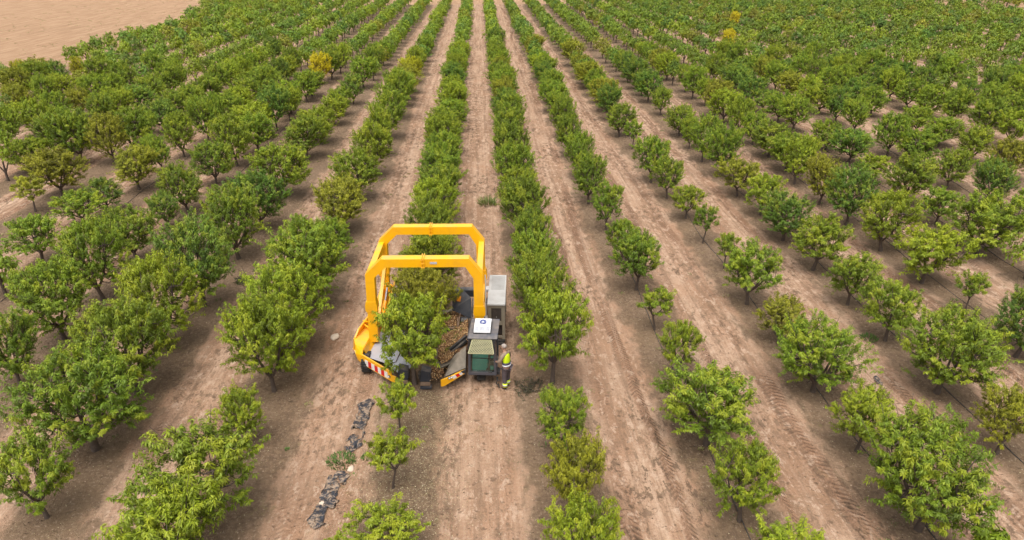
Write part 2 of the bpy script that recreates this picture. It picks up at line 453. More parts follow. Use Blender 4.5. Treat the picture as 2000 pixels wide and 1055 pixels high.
def make_tree_kind(seed, W, H, h0, ncl, nsh, nlf, limbs, spikes, L=0.092, width=0.155, gap=0.25, trunk_r=0.075):
    """returns (trunk mesh, crown mesh) of one tree that stands at the origin"""
    r = np.random.default_rng(seed)
    cz, rx, rz = (H + h0) / 2, W / 2 * 0.84, (H - h0) / 2 * 0.90
    lop = r.normal(0, 0.05, 2) * W * (W > 1.6)
    # leaf clumps over the shell of the crown, some inside
    C = []
    tries = 0
    while len(C) < ncl and tries < 4000:
        tries += 1
        a = r.uniform(0, 2 * math.pi); s = r.uniform(-0.90, 1.0)
        rr = r.uniform(0.80, 1.08) if r.uniform() > gap else r.uniform(0.35, 0.75)
        q = math.sqrt(1 - s * s)
        wide = 1.0 + 0.12 * math.sin(a * 2 + seed) + 0.12 * math.sin(a * 3 + 2 * seed)
        p = np.array([q * math.cos(a) * rx * rr * wide + lop[0] * (s + 1) / 2, q * math.sin(a) * rx * rr * wide + lop[1] * (s + 1) / 2, cz + s * rz * rr])
        if p[2] < h0 * 0.85 or math.hypot(p[0], p[1]) < rx * .4 * (s < -.6): continue
        if all(np.linalg.norm(p - c) > 0.17 * W for c in C) or tries > 2500: C.append(p)
    C = np.array(C)
    top = np.array([0, 0, cz - rz * 0.45])
    out = unit(C - np.array([0, 0, cz - rz * 0.8]))
    paths = []
    # trunk
    lean = r.normal(0, 0.05, 2)
    th = max(h0 * 0.95, 0.3)
    tp = [(0, 0, -0.12), (lean[0] * .3, lean[1] * .3, th * .35), (lean[0] * .8, lean[1] * .8, th * .75), (lean[0], lean[1], th)]
    paths.append((tp, [trunk_r * 1.35, trunk_r, trunk_r * .88, trunk_r * .95]))
    limb_pts = []
    for k in range(limbs):
        a = 2 * math.pi * (k + r.uniform(-.25, .25)) / limbs
        e = np.array([math.cos(a) * rx * .62 + lop[0] * .6, math.sin(a) * rx * .62 + lop[1] * .6, cz + rz * r.uniform(.0, .45)])
        s0 = np.array([lean[0], lean[1], th * .93])
        m = s0 * .55 + e * .45 + np.array([math.cos(a), math.sin(a), -.5]) * 0.10 * W
        pts = [(1 - t) ** 2 * s0 + 2 * t * (1 - t) * m + t * t * e for t in np.linspace(0, 1, 6)]
        paths.append((pts, list(np.linspace(trunk_r * .66, trunk_r * .2, 6))))
        limb_pts += pts[1:]
    LP = np.array(limb_pts)
    for c in C:
        j = np.argmin(np.linalg.norm(LP - c, axis=1) + np.maximum(LP[:, 2] - c[2], 0) * .8)
        m = (LP[j] + c) / 2 + np.array([0, 0, -.06 * W])
        paths.append(([LP[j], m, c], [trunk_r * .28, trunk_r * .2, trunk_r * .11]))
    # shoots
    cr = 0.115 * W
    n = len(C) * nsh
    cc = np.repeat(C, nsh, 0); oo = np.repeat(out, nsh, 0)
    dirs = unit(oo * 0.55 + np.array([0, 0, 0.70]) + r.normal(size=(n, 3)) * 0.36)
    lens = W * r.uniform(0.13, 0.25, n)
    st = cc + r.normal(size=(n, 3)) * cr * 0.36 - oo * cr * 0.5
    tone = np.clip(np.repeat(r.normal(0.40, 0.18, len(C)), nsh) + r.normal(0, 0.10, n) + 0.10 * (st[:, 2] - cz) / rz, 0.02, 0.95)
    # long upright shoots that break the outline
    if spikes:
        a = r.uniform(0, 2 * math.pi, spikes); q = rx * r.uniform(.15, .95, spikes)
        ss = np.stack([np.cos(a) * q + lop[0], np.sin(a) * q + lop[1], cz + rz * (0.55 - 0.35 * q / rx)], 1)
        sdir = unit(np.stack([np.cos(a) * .42 * q / rx, np.sin(a) * .42 * q / rx, np.ones(spikes)], 1) + r.normal(size=(spikes, 3)) * .16)
        sl = H * r.uniform(.16, .33, spikes)
        V1, C1 = leaves_along(r, np.repeat(ss, 4, 0) + r.normal(size=(spikes * 4, 3)) * .035, np.repeat(sdir, 4, 0), np.repeat(sl, 4), nlf, L, width, np.clip(np.repeat(r.normal(.60, .14, spikes), 4), 0, 1))
        for i in range(spikes): paths.append(([ss[i] - sdir[i] * .25 * H * .5, ss[i], ss[i] + sdir[i] * sl[i]], [trunk_r * .16, trunk_r * .12, trunk_r * .05]))
    V, K = leaves_along(r, st, dirs, lens, nlf, L, width, tone, face=oo)
    if spikes: V = np.concatenate([V, V1]); K = np.concatenate([K, C1])
    # to nominal size
    lo, hi = np.percentile(V, 0.4, axis=0), np.percentile(V, 99.6, axis=0)
    sxy = W / ((hi[0] - lo[0] + hi[1] - lo[1]) / 2)
    sz = H / np.percentile(V[:, 2], 99.6)
    sc = np.array([sxy, sxy, sz])
    TV, TF = tube_mesh(paths, 6)
    V = V * sc; TV = TV * np.array([sxy, sxy, sz])
    # thin the few leaves that would hang into the soil
    F = np.arange(len(V)).reshape(-1, 4)
    ok = V[F][:, :, 2].min(1) > 0.18
    F = F[ok]
    tm = np_mesh('trunk', TV, TF, M['bark'], smooth=True)
    cm = np_mesh('crown', V, F, M['leaf'], cols=K)
    return tm, cm

KINDS = {'f': [], 'v': [], 's': []}
for i in range(6):
    KINDS['f'].append((make_tree_kind(100 + i, 2.6, 3.2, 0.60, 70, 8, 50, 5, 15 + i % 4, gap=.20, trunk_r=.085), 2.6, 3.2))
for i in range(6):
    KINDS['v'].append((make_tree_kind(200 + i, 2.1, 2.55, 0.64, 36 + 3 * (i % 3), 8, 46, 4, 17, gap=.25, trunk_r=.065), 2.1, 2.55))
for i in range(4):
    KINDS['s'].append((make_tree_kind(300 + i, 1.25, 1.95, 0.78, 24, 6, 36, 4, 9, L=.086, gap=.2, trunk_r=.036), 1.25, 1.95))

TINT = {'g': (0.160, 0.238, 0.014), 'd': (0.110, 0.196, 0.020), 'l': (0.215, 0.282, 0.013), 'o': (0.225, 0.232, 0.016), 'Y': (0.58, 0.48, 0.010), 'y': (0.36, 0.35, 0.012)}

# hand-surveyed trees: row number -> x, y, crown width, height, leaf tint + habit
NEAR = '''
H: -2.71,14.87,1.37,1.93,ls -2.71,17.08,1.23,2.01,ls -2.65,12.41,1.99,1.48,lv -2.50,19.93,2.75,3.45,lv -2.30,23.08,2.55,3.09,of -2.37,26.35,2.49,3.16,lf -2.46,29.72,2.35,3.28,gf -2.48,32.96,2.48,3.13,lf -2.55,36.26,2.78,3.02,gf -2.50,39.51,2.60,3.12,gf -2.58,42.87,2.53,3.17,gf -2.62,46.13,2.38,3.37,lf
R1: 2.32,19.71,2.45,3.68,lv 2.26,22.71,2.34,3.69,gf 2.11,25.80,2.17,3.28,gf 2.19,29.28,2.00,2.99,gf 2.07,32.60,2.47,3.38,gf 1.95,36.13,2.11,2.82,lf 1.90,39.30,2.47,3.35,gf 1.90,43.40,2.39,3.63,gf 1.99,48.44,2.46,3.59,gf 2.21,16.00,1.53,2.43,gv 2.23,13.52,1.57,2.62,ov 2.30,11.47,1.72,2.52,lv
R2: 6.73,26.60,2.18,2.72,gv 6.59,29.41,1.65,2.22,gv 6.75,23.12,1.30,1.85,ls 6.75,19.88,1.40,2.29,lv 6.74,16.28,2.80,2.60,gv 6.70,13.22,1.76,2.60,lv 7.01,11.07,2.09,1.68,lv 6.60,33.65,1.83,2.61,gv 6.24,37.58,2.01,3.08,gf 6.28,42.34,1.90,3.18,gf 6.24,47.45,1.81,3.11,gf 6.32,52.49,1.90,3.21,gf
R3: 10.92,52.59,2.27,2.57,gf 11.15,48.96,1.35,2.18,gs 10.80,41.31,2.29,2.98,gv 11.08,38.34,1.91,2.48,gv 11.28,35.00,1.83,1.94,lv 11.22,31.59,1.16,2.12,gs 11.33,28.57,1.17,1.85,gs 11.18,25.07,2.54,2.78,gv 11.36,22.10,1.87,1.84,ov 11.26,18.88,2.74,2.87,gf 11.21,15.79,1.82,2.18,lv 11.32,12.74,3.09,3.32,gf 12.03,11.27,1.10,1.63,ls
R4: 15.78,59.46,1.88,2.55,gf 15.59,52.54,2.40,2.49,gf 15.40,48.89,1.43,2.57,gf 15.39,45.66,2.18,3.43,gf 15.64,42.34,2.31,3.60,gf 15.45,38.58,2.51,2.24,ov 15.64,35.34,2.36,2.40,lv 15.53,31.85,2.53,2.51,df 15.49,28.27,2.67,2.70,lv 15.48,24.88,2.03,2.46,gv 15.50,21.95,2.02,2.55,gv 15.48,18.60,3.00,3.11,gf 15.42,15.51,1.72,2.37,ov
R5: 19.90,40.69,2.18,3.24,lf 19.81,37.05,2.01,3.05,of 19.84,33.77,2.46,3.44,df 19.92,30.36,2.61,3.09,lf 19.90,26.85,2.85,2.78,lv 20.08,24.08,1.26,1.84,gs 19.80,20.69,2.53,3.05,df
R6: 25.33,48.03,2.43,2.21,gf 25.57,45.08,2.79,2.42,df 24.83,40.66,2.14,1.83,lv 24.91,37.08,2.95,3.00,gf 24.69,33.54,2.07,2.08,gv 24.46,29.66,3.54,3.08,gf 24.82,26.92,2.54,2.27,gf
R7: 29.17,46.54,2.43,3.14,gf 29.74,44.17,2.89,2.42,gf 29.07,39.38,2.18,2.56,gf 29.31,36.01,2.16,2.98,df 29.39,33.18,1.92,2.41,gf
R8: 34.65,52.45,2.27,2.20,gf 34.19,48.59,2.73,2.20,gf 34.02,44.68,2.26,2.69,lf 33.74,40.97,2.39,2.72,of
L1: -7.31,19.74,2.60,3.75,lf -7.27,22.33,2.80,3.65,lf -7.17,25.78,3.26,3.90,gf -7.24,29.71,2.06,2.38,gf -7.31,32.64,1.04,1.31,ls -7.45,34.15,2.68,2.99,of -7.37,38.92,2.64,3.07,gf -7.25,43.51,2.74,3.56,lf -7.26,48.08,2.17,3.73,lf -7.17,52.82,2.75,3.82,gf -7.21,59.01,2.91,4.23,gf -7.4,75.70,2.5,2.8,yf -7.40,16.94,1.45,1.95,lv -7.42,13.86,2.99,2.86,gv -7.34,11.66,2.68,2.82,lv
L2: -11.89,14.21,1.97,2.64,gv -11.95,16.93,3.39,3.36,gf -11.99,19.83,2.95,3.44,gf -11.99,22.62,2.78,3.72,lf -11.85,25.91,2.91,4.10,df -11.90,30.74,2.74,3.61,gf -11.83,34.49,3.06,3.27,df -12.05,39.66,3.40,3.29,lf -12.36,47.68,3.01,3.01,gf -12.12,51.55,2.88,2.86,lf -12.16,57.24,2.37,2.46,lf -12.13,60.74,2.10,2.55,gf -11.95,65.27,2.34,2.90,df -12.17,73.11,3.07,3.40,gf -11.92,80.50,2.31,3.54,gf
L3: -16.22,20.42,1.85,2.85,gf -16.35,23.50,2.82,3.29,gf -16.41,26.75,2.60,3.58,gf -16.73,30.67,2.66,2.83,gf -16.92,34.96,1.61,2.14,df -16.75,37.31,2.41,2.92,gf -16.88,42.27,2.50,2.82,gf -16.75,46.09,2.89,3.66,lf -17.24,52.96,3.06,2.99,lf -16.56,55.78,2.58,3.77,df -16.81,61.54,3.06,2.96,gf -16.54,66.60,2.52,2.89,gf -17.1,75.56,2.3,3.3,Yf -16.38,78.20,2.98,3.44,gf
L4: -20.89,27.35,2.15,2.39,gf -21.18,30.69,2.37,2.49,gv -21.87,35.68,2.59,1.89,gv -21.21,37.44,2.16,2.13,dv -21.30,41.41,2.82,2.82,of -21.43,45.15,1.86,2.57,gf -21.22,48.48,2.27,3.23,lf -20.87,52.28,2.20,3.60,gf -21.06,55.01,1.94,3.27,gf
L5: -25.49,37.72,1.81,2.12,os -25.48,40.56,3.24,2.91,of -27.86,47.29,3.10,4.06,gf -25.40,46.95,2.37,3.56,of -25.07,49.69,2.75,3.35,gf
L6: -30.48,43.52,2.42,3.83,gf -30.09,45.66,2.92,2.22,lf
'''
ROWNUM = {'H': 0, **{'R%d' % i: i for i in range(1, 40)}, **{'L%d' % i: -i for i in range(1, 12)}}
TREES = []     # dict(k, x, y, w, h, tint, shape)
for ln in NEAR.strip().splitlines():
    k, rest = ln.split(':')
    for it in rest.split():
        a = it.split(',')
        TREES.append(dict(k=ROWNUM[k], x=float(a[0]), y=float(a[1]), w=float(a[2]), h=float(a[3]), tint=a[4][0], shape=a[4][1]))
# the rest of each row, at the planting distance
fill_from = {0: 48.0, 1: 50.5, 2: 54.5, 3: 54.5, 4: 54.5, 5: 43, 6: 50, 7: 48.5, 8: 54.5, -1: 61, -2: 76, -3: 49, -4: 57.0, -5: 52, -6: 48}
SPECIAL = {(8, 97.3): ('Y', 2.0, 2.9), (10, 121.8): ('Y', 1.8, 2.9), (3, 85.7): ('o', 2.9, 3.3), (-10, 76.5): ('y', 1.9, 2.6), (-9, 79.0): ('y', 1.7, 2.5)}
for (kk, sy), v in SPECIAL.items():
    TREES.append(dict(k=kk, x=row_x(kk), y=sy, w=v[1], h=v[2], tint=v[0], shape='f'))
rr = random.Random(77)
for k in range(-13, 34):
    y = fill_from.get(k, 20) + rr.uniform(0, 1.2)
    have = [t['y'] for t in TREES if t['k'] == k]
    pace = 3.3
    while y < ROW_END:
        x = row_x(k) + rr.gauss(0, 0.14)
        yy = y + rr.gauss(0, 0.25)
        lane_gap = RIGHT_EDGE < x < RIGHT_EDGE + 9
        if x > left_edge(yy) + 0.8 and not lane_gap and all(abs(yy - h) > 2.5 for h in have) and seen(x, yy, 1.6, 1.7) and rr.random() > 0.012:
            big = 1.0
            w = rr.uniform(2.05, 2.95) * big; h = rr.uniform(2.5, 3.4)
            tint = rr.choices('gdlo', (55, 17, 18, 9))[0]
            if k > 1 and yy > 60: tint = rr.choices('gdlo', (55, 28, 8, 8))[0]  # more dark green far right, standing in for dimmer, hazier light
            shape = 'f'
            if k > 4 and rr.random() < 0.12: shape = 'v'; w *= .85; h *= .85
            TREES.append(dict(k=k, x=x, y=yy, w=w, h=h, tint=tint, shape=shape))
        y += pace * rr.uniform(0.93, 1.07)

# nothing taller stands close in front of the yellow trees: they are planted beside gaps
def shades(t):
    for q in TREES:
        if q['tint'] == 'Y' and q is not t:
            dx, dy = q['x'] - t['x'], q['y'] - t['y']; n_ = math.hypot(q['x'], q['y'])
            along = (dx * q['x'] + dy * q['y']) / n_; side = abs(dx * q['y'] - dy * q['x']) / n_
            if 0 < along < 6.0 and side < 1.5: return True
    return False
TREES = [t for t in TREES if t['tint'] == 'Y' or not shades(t)]

def size_in_photo(t): return math.hypot(t['w'], t['h']) / math.hypot(t['x'], t['y'], CAM_H)
def share(t):
    # a tree half outside the frame shows less
    return size_in_photo(t) * (1.0 if seen(t['x'], t['y'], 1.5, -0.3) else 0.4)
TREES.sort(key=lambda t: -share(t))
IND, FAR = TREES[:300], TREES[300:]
# the yellow ones can be told apart wherever they stand
for t in [t for t in FAR if t['tint'] in 'Yy']:
    FAR.remove(t); FAR.append(IND.pop(285)); IND.append(t)

ORD = ['', 'first', 'second', 'third', 'fourth', 'fifth', 'sixth', 'seventh', 'eighth', 'ninth', 'tenth', 'eleventh', 'twelfth', 'thirteenth', 'fourteenth', 'fifteenth', 'sixteenth', 'seventeenth', 'eighteenth', 'nineteenth', 'twentieth', 'twenty-first', 'twenty-second', 'twenty-third', 'twenty-fourth', 'twenty-fifth', 'twenty-sixth', 'twenty-seventh', 'twenty-eighth', 'twenty-ninth', 'thirtieth']
COLW = {'g': 'mid-green', 'd': 'dark-green', 'l': 'light-green', 'o': 'olive-green', 'Y': 'yellow', 'y': 'yellowish'}
def sizeword(t):
    if t['shape'] == 's' or t['h'] < 1.7: return 'small'
    if t['shape'] == 'v': return 'open'
    if t['h'] > 3.3: return 'tall'
    return 'broad' if t['w'] > 2.75 else 'bushy'
CUSTOM = {}    # (row, nearest y) -> label of its own
CUSTOM[(0, 19.93)] = 'leafy almond tree whose trunk is gripped at the front of the yellow harvester'
CUSTOM[(0, 23.08)] = 'olive-green almond tree enclosed between the two yellow arches of the harvester'
CUSTOM[(0, 26.35)] = 'light-green almond tree just behind the rear yellow arch of the harvester'
CUSTOM[(0, 17.08)] = 'small light-green sapling standing closest in front of the harvested tree'
CUSTOM[(0, 14.87)] = 'small sapling with bare dark stem, middle one of three in front of the harvester'
CUSTOM[(0, 12.41)] = 'open light-green almond tree cut by the bottom edge in front of the harvester'
CUSTOM[(1, 19.71)] = 'tall ragged yellowish almond tree to the right of the man in the yellow vest'
CUSTOM[(1, 22.71)] = 'tall feathery almond tree beside the pale roof of the engine housing'
CUSTOM[(-1, 19.74)] = 'large round light-green almond tree with clear trunk, nearest left of the yellow fender'
CUSTOM[(-1, 16.94)] = 'small almond tree with upright shoots left of the black plastic film'
CUSTOM[(2, 23.12)] = 'tiny sapling with three upright shoots beside the chevron tyre track'
CUSTOM[(3, 12.74)] = 'largest almond tree in the bottom right, crown hiding the black hose'
CUSTOM[(5, 24.08)] = 'small lone sapling beside a black hose near the right edge of the photo'
CUSTOM[(-1, 75.7)] = 'yellowish almond tree in the first row left of the harvested row'
CUSTOM[(-3, 75.56)] = 'yellow almond tree among green ones in the third row left of the harvester'
for (kk, sy), v in SPECIAL.items():
    if v[0] in 'Yy':
        CUSTOM[(kk, sy)] = {8: 'narrow bright yellow almond tree, larger of the two yellow ones far right', 10: 'small bright yellow almond tree, farther of the two yellow ones far right', -10: 'yellow-leaved almond tree cut by the left edge below the bare field', -9: 'slim yellowing almond tree near the bare field on the left'}[kk]

rows_seen = {}
for t in IND: rows_seen.setdefault(t['k'], []).append(t)
for k, L in rows_seen.items():
    L.sort(key=lambda t: t['y'])
    where = 'the row under the harvester' if k == 0 else 'the %s row %s of the harvester' % (ORD[abs(k)], 'right' if k > 0 else 'left')
    for i, t in enumerate(L):
        cu = [v for (kk, sy), v in CUSTOM.items() if kk == k and abs(sy - t['y']) < 1.3]
        t['label'] = cu[0] if cu else '%s %s almond tree, %s from the front in %s' % (sizeword(t), COLW[t['tint']], ORD[i + 1], where)

rng = random.Random(3)
GH = lambda x, y: float(ground_h(np.array([x]), np.array([y]))[0])
for i, t in enumerate(sorted(IND, key=lambda t: (t['k'], t['y']))):
    kinds = KINDS[t['shape']]
    (tm, cm), w0, h0 = kinds[rng.randrange(len(kinds))]
    root = empty('almond_tree', (t['x'], t['y'], GH(t['x'], t['y']) - 0.01), rng.uniform(0, 6.283))
    tag(root, t['label'], 'tree', 'almond trees planted in rows')
    s = t['w'] * 0.97 / w0
    root.scale = (s, s, t['h'] / h0)
    tr = link('trunk', tm, root)
    cr = link('crown', cm, root)
    c = TINT[t['tint']]
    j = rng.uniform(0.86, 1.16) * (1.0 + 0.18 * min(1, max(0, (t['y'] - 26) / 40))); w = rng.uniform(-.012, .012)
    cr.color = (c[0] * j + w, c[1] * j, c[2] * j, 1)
    t['crown'] = cr

# yellow cap on one half-turned tree: its own light-leaved top
# far trees, past the three hundred that show largest: one mass
r = np.random.default_rng(9)
FV, FK, FC, TVs, TFs = [], [], [], [], []
nb = 0
for t in FAR:
    dist = math.hypot(t['x'], t['y'])
    n_sh = int(np.clip(190 * 80 / dist, 95, 190)); nl = 7
    L = 0.125 * np.clip(dist / 50, 1.5, 2.4)
    W, H, h0 = t['w'] * 0.98, t['h'] * 1.02, 0.5
    s = r.uniform(-.75, 1, n_sh); a = r.uniform(0, 6.283, n_sh); q = np.sqrt(1 - s * s)
    ph = r.uniform(0, 6.28)
    bl = 0.86 + 0.16 * np.sin(2 * a + ph) + 0.12 * np.sin(3 * a + 2 * ph + 2 * s) + r.uniform(-.14, .16, n_sh)
    bl = np.where(r.uniform(size=n_sh) < .2, bl * .6, bl)
    D = np.stack([q * np.cos(a), q * np.sin(a), s], 1)
    P = D * bl[:, None] * np.array([W / 2, W / 2, (H - h0) / 2]) * .80 + np.array([0, 0, (H + h0) / 2])
    lump = vnoise(a * 1.4 + ph * 9, s * 2.2 + ph * 5, 4)
    V, K = leaves_along(r, P - D * .12, unit(D * .7 + np.array([0, 0, .55]) + r.normal(size=(n_sh, 3)) * .45), W * r.uniform(.10, .19, n_sh), nl, L, 0.22, np.clip(.16 + .52 * lump + r.normal(0, .07, n_sh), 0, 1), face=D)
    base = np.array([t['x'], t['y'], GH(t['x'], t['y'])])
    FV.append(V + base); FK.append(K)
    c = np.array(TINT[t['tint']]) * r.uniform(.95, 1.35) * (.88 if t['k'] > 1 else 1.0) + np.array([r.uniform(-.016, .012), 0, .006])  # haze painted in: far leaves a little bluer, right-hand rows dimmed
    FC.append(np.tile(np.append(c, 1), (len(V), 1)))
    tv, tf = tube_mesh([([(0, 0, -.1), (0, 0, .5), (.05, 0, 1.3)], [.085, .07, .05]), ([(0, 0, .5), (.35, .1, 1.3)], [.05, .03]), ([(0, 0, .5), (-.3, -.15, 1.3)], [.05, .03])], 4)
    TVs.append(tv + base); TFs.append(tf + nb); nb += len(tv)
FV = np.concatenate(FV); FK = np.concatenate(FK); FC = np.concatenate(FC)
TV = np.concatenate(TVs); TF = np.concatenate(TFs)
F1 = np.arange(len(FV)).reshape(-1, 4)
Vall = np.concatenate([FV, TV]); Fall = np.concatenate([F1, TF + len(FV)])
Kall = np.concatenate([FK, np.tile([.4, .5, 0, 1], (len(TV), 1))])
Call = np.concatenate([FC, np.tile([.1, .08, .06, 1], (len(TV), 1))])
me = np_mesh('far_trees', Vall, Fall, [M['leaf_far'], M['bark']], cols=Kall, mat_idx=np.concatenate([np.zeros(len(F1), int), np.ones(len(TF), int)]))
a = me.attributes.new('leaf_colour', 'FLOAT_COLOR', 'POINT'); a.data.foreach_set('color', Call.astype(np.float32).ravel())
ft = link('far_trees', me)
tag(ft, 'distant rows of almond trees merging into one green mass', 'far trees', kind='stuff')
print('TREES', len(IND), len(FAR), len(F1))

# ------------------------------------------------------------------ drip hoses along the rows
for k, y0, y1 in ((-4, 24, 52), (-3, 24, 58), (2, 10, 40), (3, 10, 58), (4, 13, 60), (5, 17, 52), (6, 23, 52), (7, 30, 52)):
    ys = np.arange(y0, y1, 0.35)
    xs = row_x(k) + 0.10 + (vnoise(ys * .22, ys * 0 + k * 3.1, 5) - .5) * .5 + (vnoise(ys * .9, ys * 0 + k * 1.7, 6) - .5) * .10
    zs = ground_h(xs, ys) + 0.002 + 0.014 * vnoise(ys * .6, ys * 0 + k, 12)
    tv, tf = tube_mesh([(list(zip(xs, ys, zs)), [0.015] * len(ys))], 6)
    h = link('drip_hose', np_mesh('drip_hose', tv, tf, M['hose'], smooth=True))
    tag(h, 'black drip irrigation hose on the soil along the %s tree row %s of the harvester' % (ORD[abs(k)], 'right' if k > 0 else 'left'), 'hose', 'drip hoses along the tree rows')

# ------------------------------------------------------------------ litter, weeds
def bits(n, xs, ys, lo, hi, r, flat=0.5):
    """small curled flakes lying on the ground"""
    z = ground_h(xs, ys)
    a = r.uniform(0, 6.283, n); s = r.uniform(lo, hi, n)
    u = np.stack([np.cos(a), np.sin(a), r.normal(0, .25, n)], 1) * s[:, None]
    v = np.stack([-np.sin(a), np.cos(a), r.normal(0, .25, n)], 1) * (s * r.uniform(.3, .6, n))[:, None]
    c = np.stack([xs, ys, z + s * flat * .5 + .004], 1)
    V = np.stack([c - u, c - v, c + u, c + v], 1).reshape(-1, 3)
    K = np.zeros((n, 4, 4)); K[..., 0] = r.uniform(0, 1, n)[:, None]; K[..., 3] = 1
    return V, K.reshape(-1, 4)
r = np.random.default_rng(21)
n = 26000
kk = r.integers(-5, 8, n)
yy = 10 + 34 * r.uniform(0, 1, n) ** 1.5
xx = X0 + S * kk + r.normal(0, .62, n)
n2 = 7000   # hulls shaken down round the harvester
xx2 = -2.3 + r.normal(0, .95, n2); yy2 = 11.5 + 8.0 * r.uniform(0, 1, n2) ** .8
V1, K1 = bits(n, xx, yy, .008, .024, r)
V2, K2 = bits(n2, xx2, yy2, .008, .021, r); K2[:, 0] = np.clip(K2[:, 0] * .6 + .42, 0, 1)
V = np.concatenate([V1, V2])
lt = link('fallen_litter', np_mesh('fallen_litter', V, np.arange(len(V)).reshape(-1, 4), M['litter'], cols=np.concatenate([K1, K2])))
tag(lt, 'scattered dry leaves and almond hulls under the tree rows', 'leaf litter', kind='stuff')

n = 16000
yy = 10 + 36 * r.uniform(0, 1, n) ** 1.5; xx = r.uniform(-26, 32, n)
zone = vnoise(xx * .5, yy * .22, 61) + .4 * vnoise(xx * 2.1, yy * 1.3, 62)
kp = zone > r.uniform(.35, 1.0, n); xx, yy = xx[kp], yy[kp]; n = len(xx)
sz = .010 + .032 * r.uniform(0, 1, n) ** 2.5
ctr = np.stack([xx, yy, ground_h(xx, yy) + sz * .25], 1)
a_ = unit(r.normal(size=(n, 3))); b_ = unit(np.cross(a_, r.normal(size=(n, 3)))); c_ = np.cross(a_, b_); s_ = sz[:, None]
CV = np.stack([ctr + a_ * s_, ctr - a_ * s_, ctr + b_ * s_ * .8, ctr - b_ * s_ * .8, ctr + c_ * s_ * .6, ctr - c_ * s_ * .6], 1).reshape(-1, 3)
CF = (np.array([[0, 2, 4], [2, 1, 4], [1, 3, 4], [3, 0, 4], [2, 0, 5], [1, 2, 5], [3, 1, 5], [0, 3, 5]])[None] + (np.arange(n) * 6)[:, None, None]).reshape(-1, 3)
CK = np.zeros((n, 6, 4)); CK[..., 0] = r.uniform(0, 1, n)[:, None]; CK[..., 3] = 1
cl = link('soil_clods', np_mesh('soil_clods', CV, CF, M['clod'], cols=CK.reshape(-1, 4)))
tag(cl, 'loose clods and small stones scattered over the lanes', 'clods', kind='stuff')

def tuft(r, x, y, n, rad_, h, tone):
    """grass-like blades and small leaves"""
    a = r.uniform(0, 6.283, n); q = rad_ * np.sqrt(r.uniform(0, 1, n))
    bx, by = x + q * np.cos(a), y + q * np.sin(a)
    bz = ground_h(bx, by) - .01
    hh = h * r.uniform(.4, 1.1, n) * (1 - .5 * q / rad_)
    b = np.stack([bx, by, bz], 1)
    ld = unit(np.stack([np.cos(a) * .6, np.sin(a) * .6, np.ones(n)], 1) + r.normal(size=(n, 3)) * .35)
    sd = unit(np.cross(ld, r.normal(size=(n, 3))))
    w = .012 + .012 * r.uniform(0, 1, n)
    V = np.stack([b, b + ld * hh[:, None] * .5 + sd * w[:, None], b + ld * hh[:, None], b + ld * hh[:, None] * .5 - sd * w[:, None]], 1).reshape(-1, 3)
    K = np.zeros((n, 4, 4)); K[..., 0] = np.clip(tone + r.normal(0, .12, n), 0, 1)[:, None]; K[..., 3] = 1
    return V, K.reshape(-1, 4)
VV, KK = [], []
for i in range(230):
    k = r.integers(-5, 8); x = row_x(k) + r.normal(0, .9) + (r.uniform() < .35) * r.uniform(-1.6, 1.6); y = 10 + 45 * r.uniform() ** 1.3
    v, c = tuft(r, x, y, int(r.uniform(12, 46)), r.uniform(.06, .22), r.uniform(.05, .15), r.choice([.25, .5, .62, .85]))
    VV.append(v); KK.append(c)
for i in range(420):   # dry stubble of the bare field
    x = r.uniform(-100, -52); y = r.uniform(72, 190)
    v, c = tuft(r, x, y, 14, r.uniform(.2, .5), r.uniform(.2, .45), .84)
    VV.append(v); KK.append(c)
V = np.concatenate(VV)
wd = link('weeds', np_mesh('weeds', V, np.arange(len(V)).reshape(-1, 4), M['weed'], cols=np.concatenate(KK)))
tag(wd, 'thin low weeds and dry tufts scattered over the soil', 'weeds', kind='stuff')

def weed(label, x, y, n, rad_, h, tone, name='weed'):
    v, c = tuft(r, x, y, n, rad_, h, tone)
    v = v - np.array([x, y, 0])
    o = link(name, np_mesh(name, v, np.arange(len(v)).reshape(-1, 4), M['weed'], cols=c))
    o.location = (x, y, 0)
    tag(o, label, 'weed', 'larger weeds on the bare soil')
weed('feathery green weed in the middle of the lane right of the harvested row', 0.3, 37.9, 200, .42, .95, .62)
weed('low leafy green weed growing through the gap in the black plastic film', -4.38, 16.15, 340, .42, .22, .16)
weed('small green weed just right of the black plastic film', -3.62, 16.25, 90, .18, .2, .3)
weed('low green weed beside the small open tree in the fourth row right', 15.0, 22.2, 160, .3, .28, .2)

def twig_heap(name, label, x, y, n, rad_, L, leafy, cat, rz=0, sq=1.0):
    rr_ = np.random.default_rng(int(abs(x * 97 + y * 31)))
    P, ST, DR, LN = [], [], [], []
    for i in range(n):
        a = rr_.uniform(0, 6.283); q = rad_ * math.sqrt(rr_.uniform())
        p = np.array([q * math.cos(a), q * math.sin(a) * sq, .03 + .10 * rr_.uniform()])
        b = rr_.uniform(0, 6.283); d = np.array([math.cos(b), math.sin(b), rr_.uniform(-.1, .35)]); l = L * rr_.uniform(.5, 1.2)
        P.append(([p, p + d * l * .5 + np.array([0, 0, .03]), p + d * l], [.009, .007, .004]))
        ST.append(p); DR.append(d); LN.append(l)
    tv, tf = tube_mesh(P, 4)
    root = empty(name, (x, y, GH(x, y)), rz)
    tag(root, label, cat)
    link('twigs', np_mesh('twigs', tv, tf, M['twig']), root)
    V, K = leaves_along(rr_, np.array(ST), unit(np.array(DR)), np.array(LN), 12, .10, .2, np.full(n, .3), .25)
    V[:, 2] = np.maximum(V[:, 2], .012)
    lf = link('leaves', np_mesh('leaves', V, np.arange(len(V)).reshape(-1, 4), M['leaf'], cols=K), root)
    lf.color = leafy
twig_heap('brushwood', 'heap of dark dry cut twigs on the soil right of the man', 1.42, 19.55, 30, .52, .40, (.075, .07, .04, 1), 'twigs')
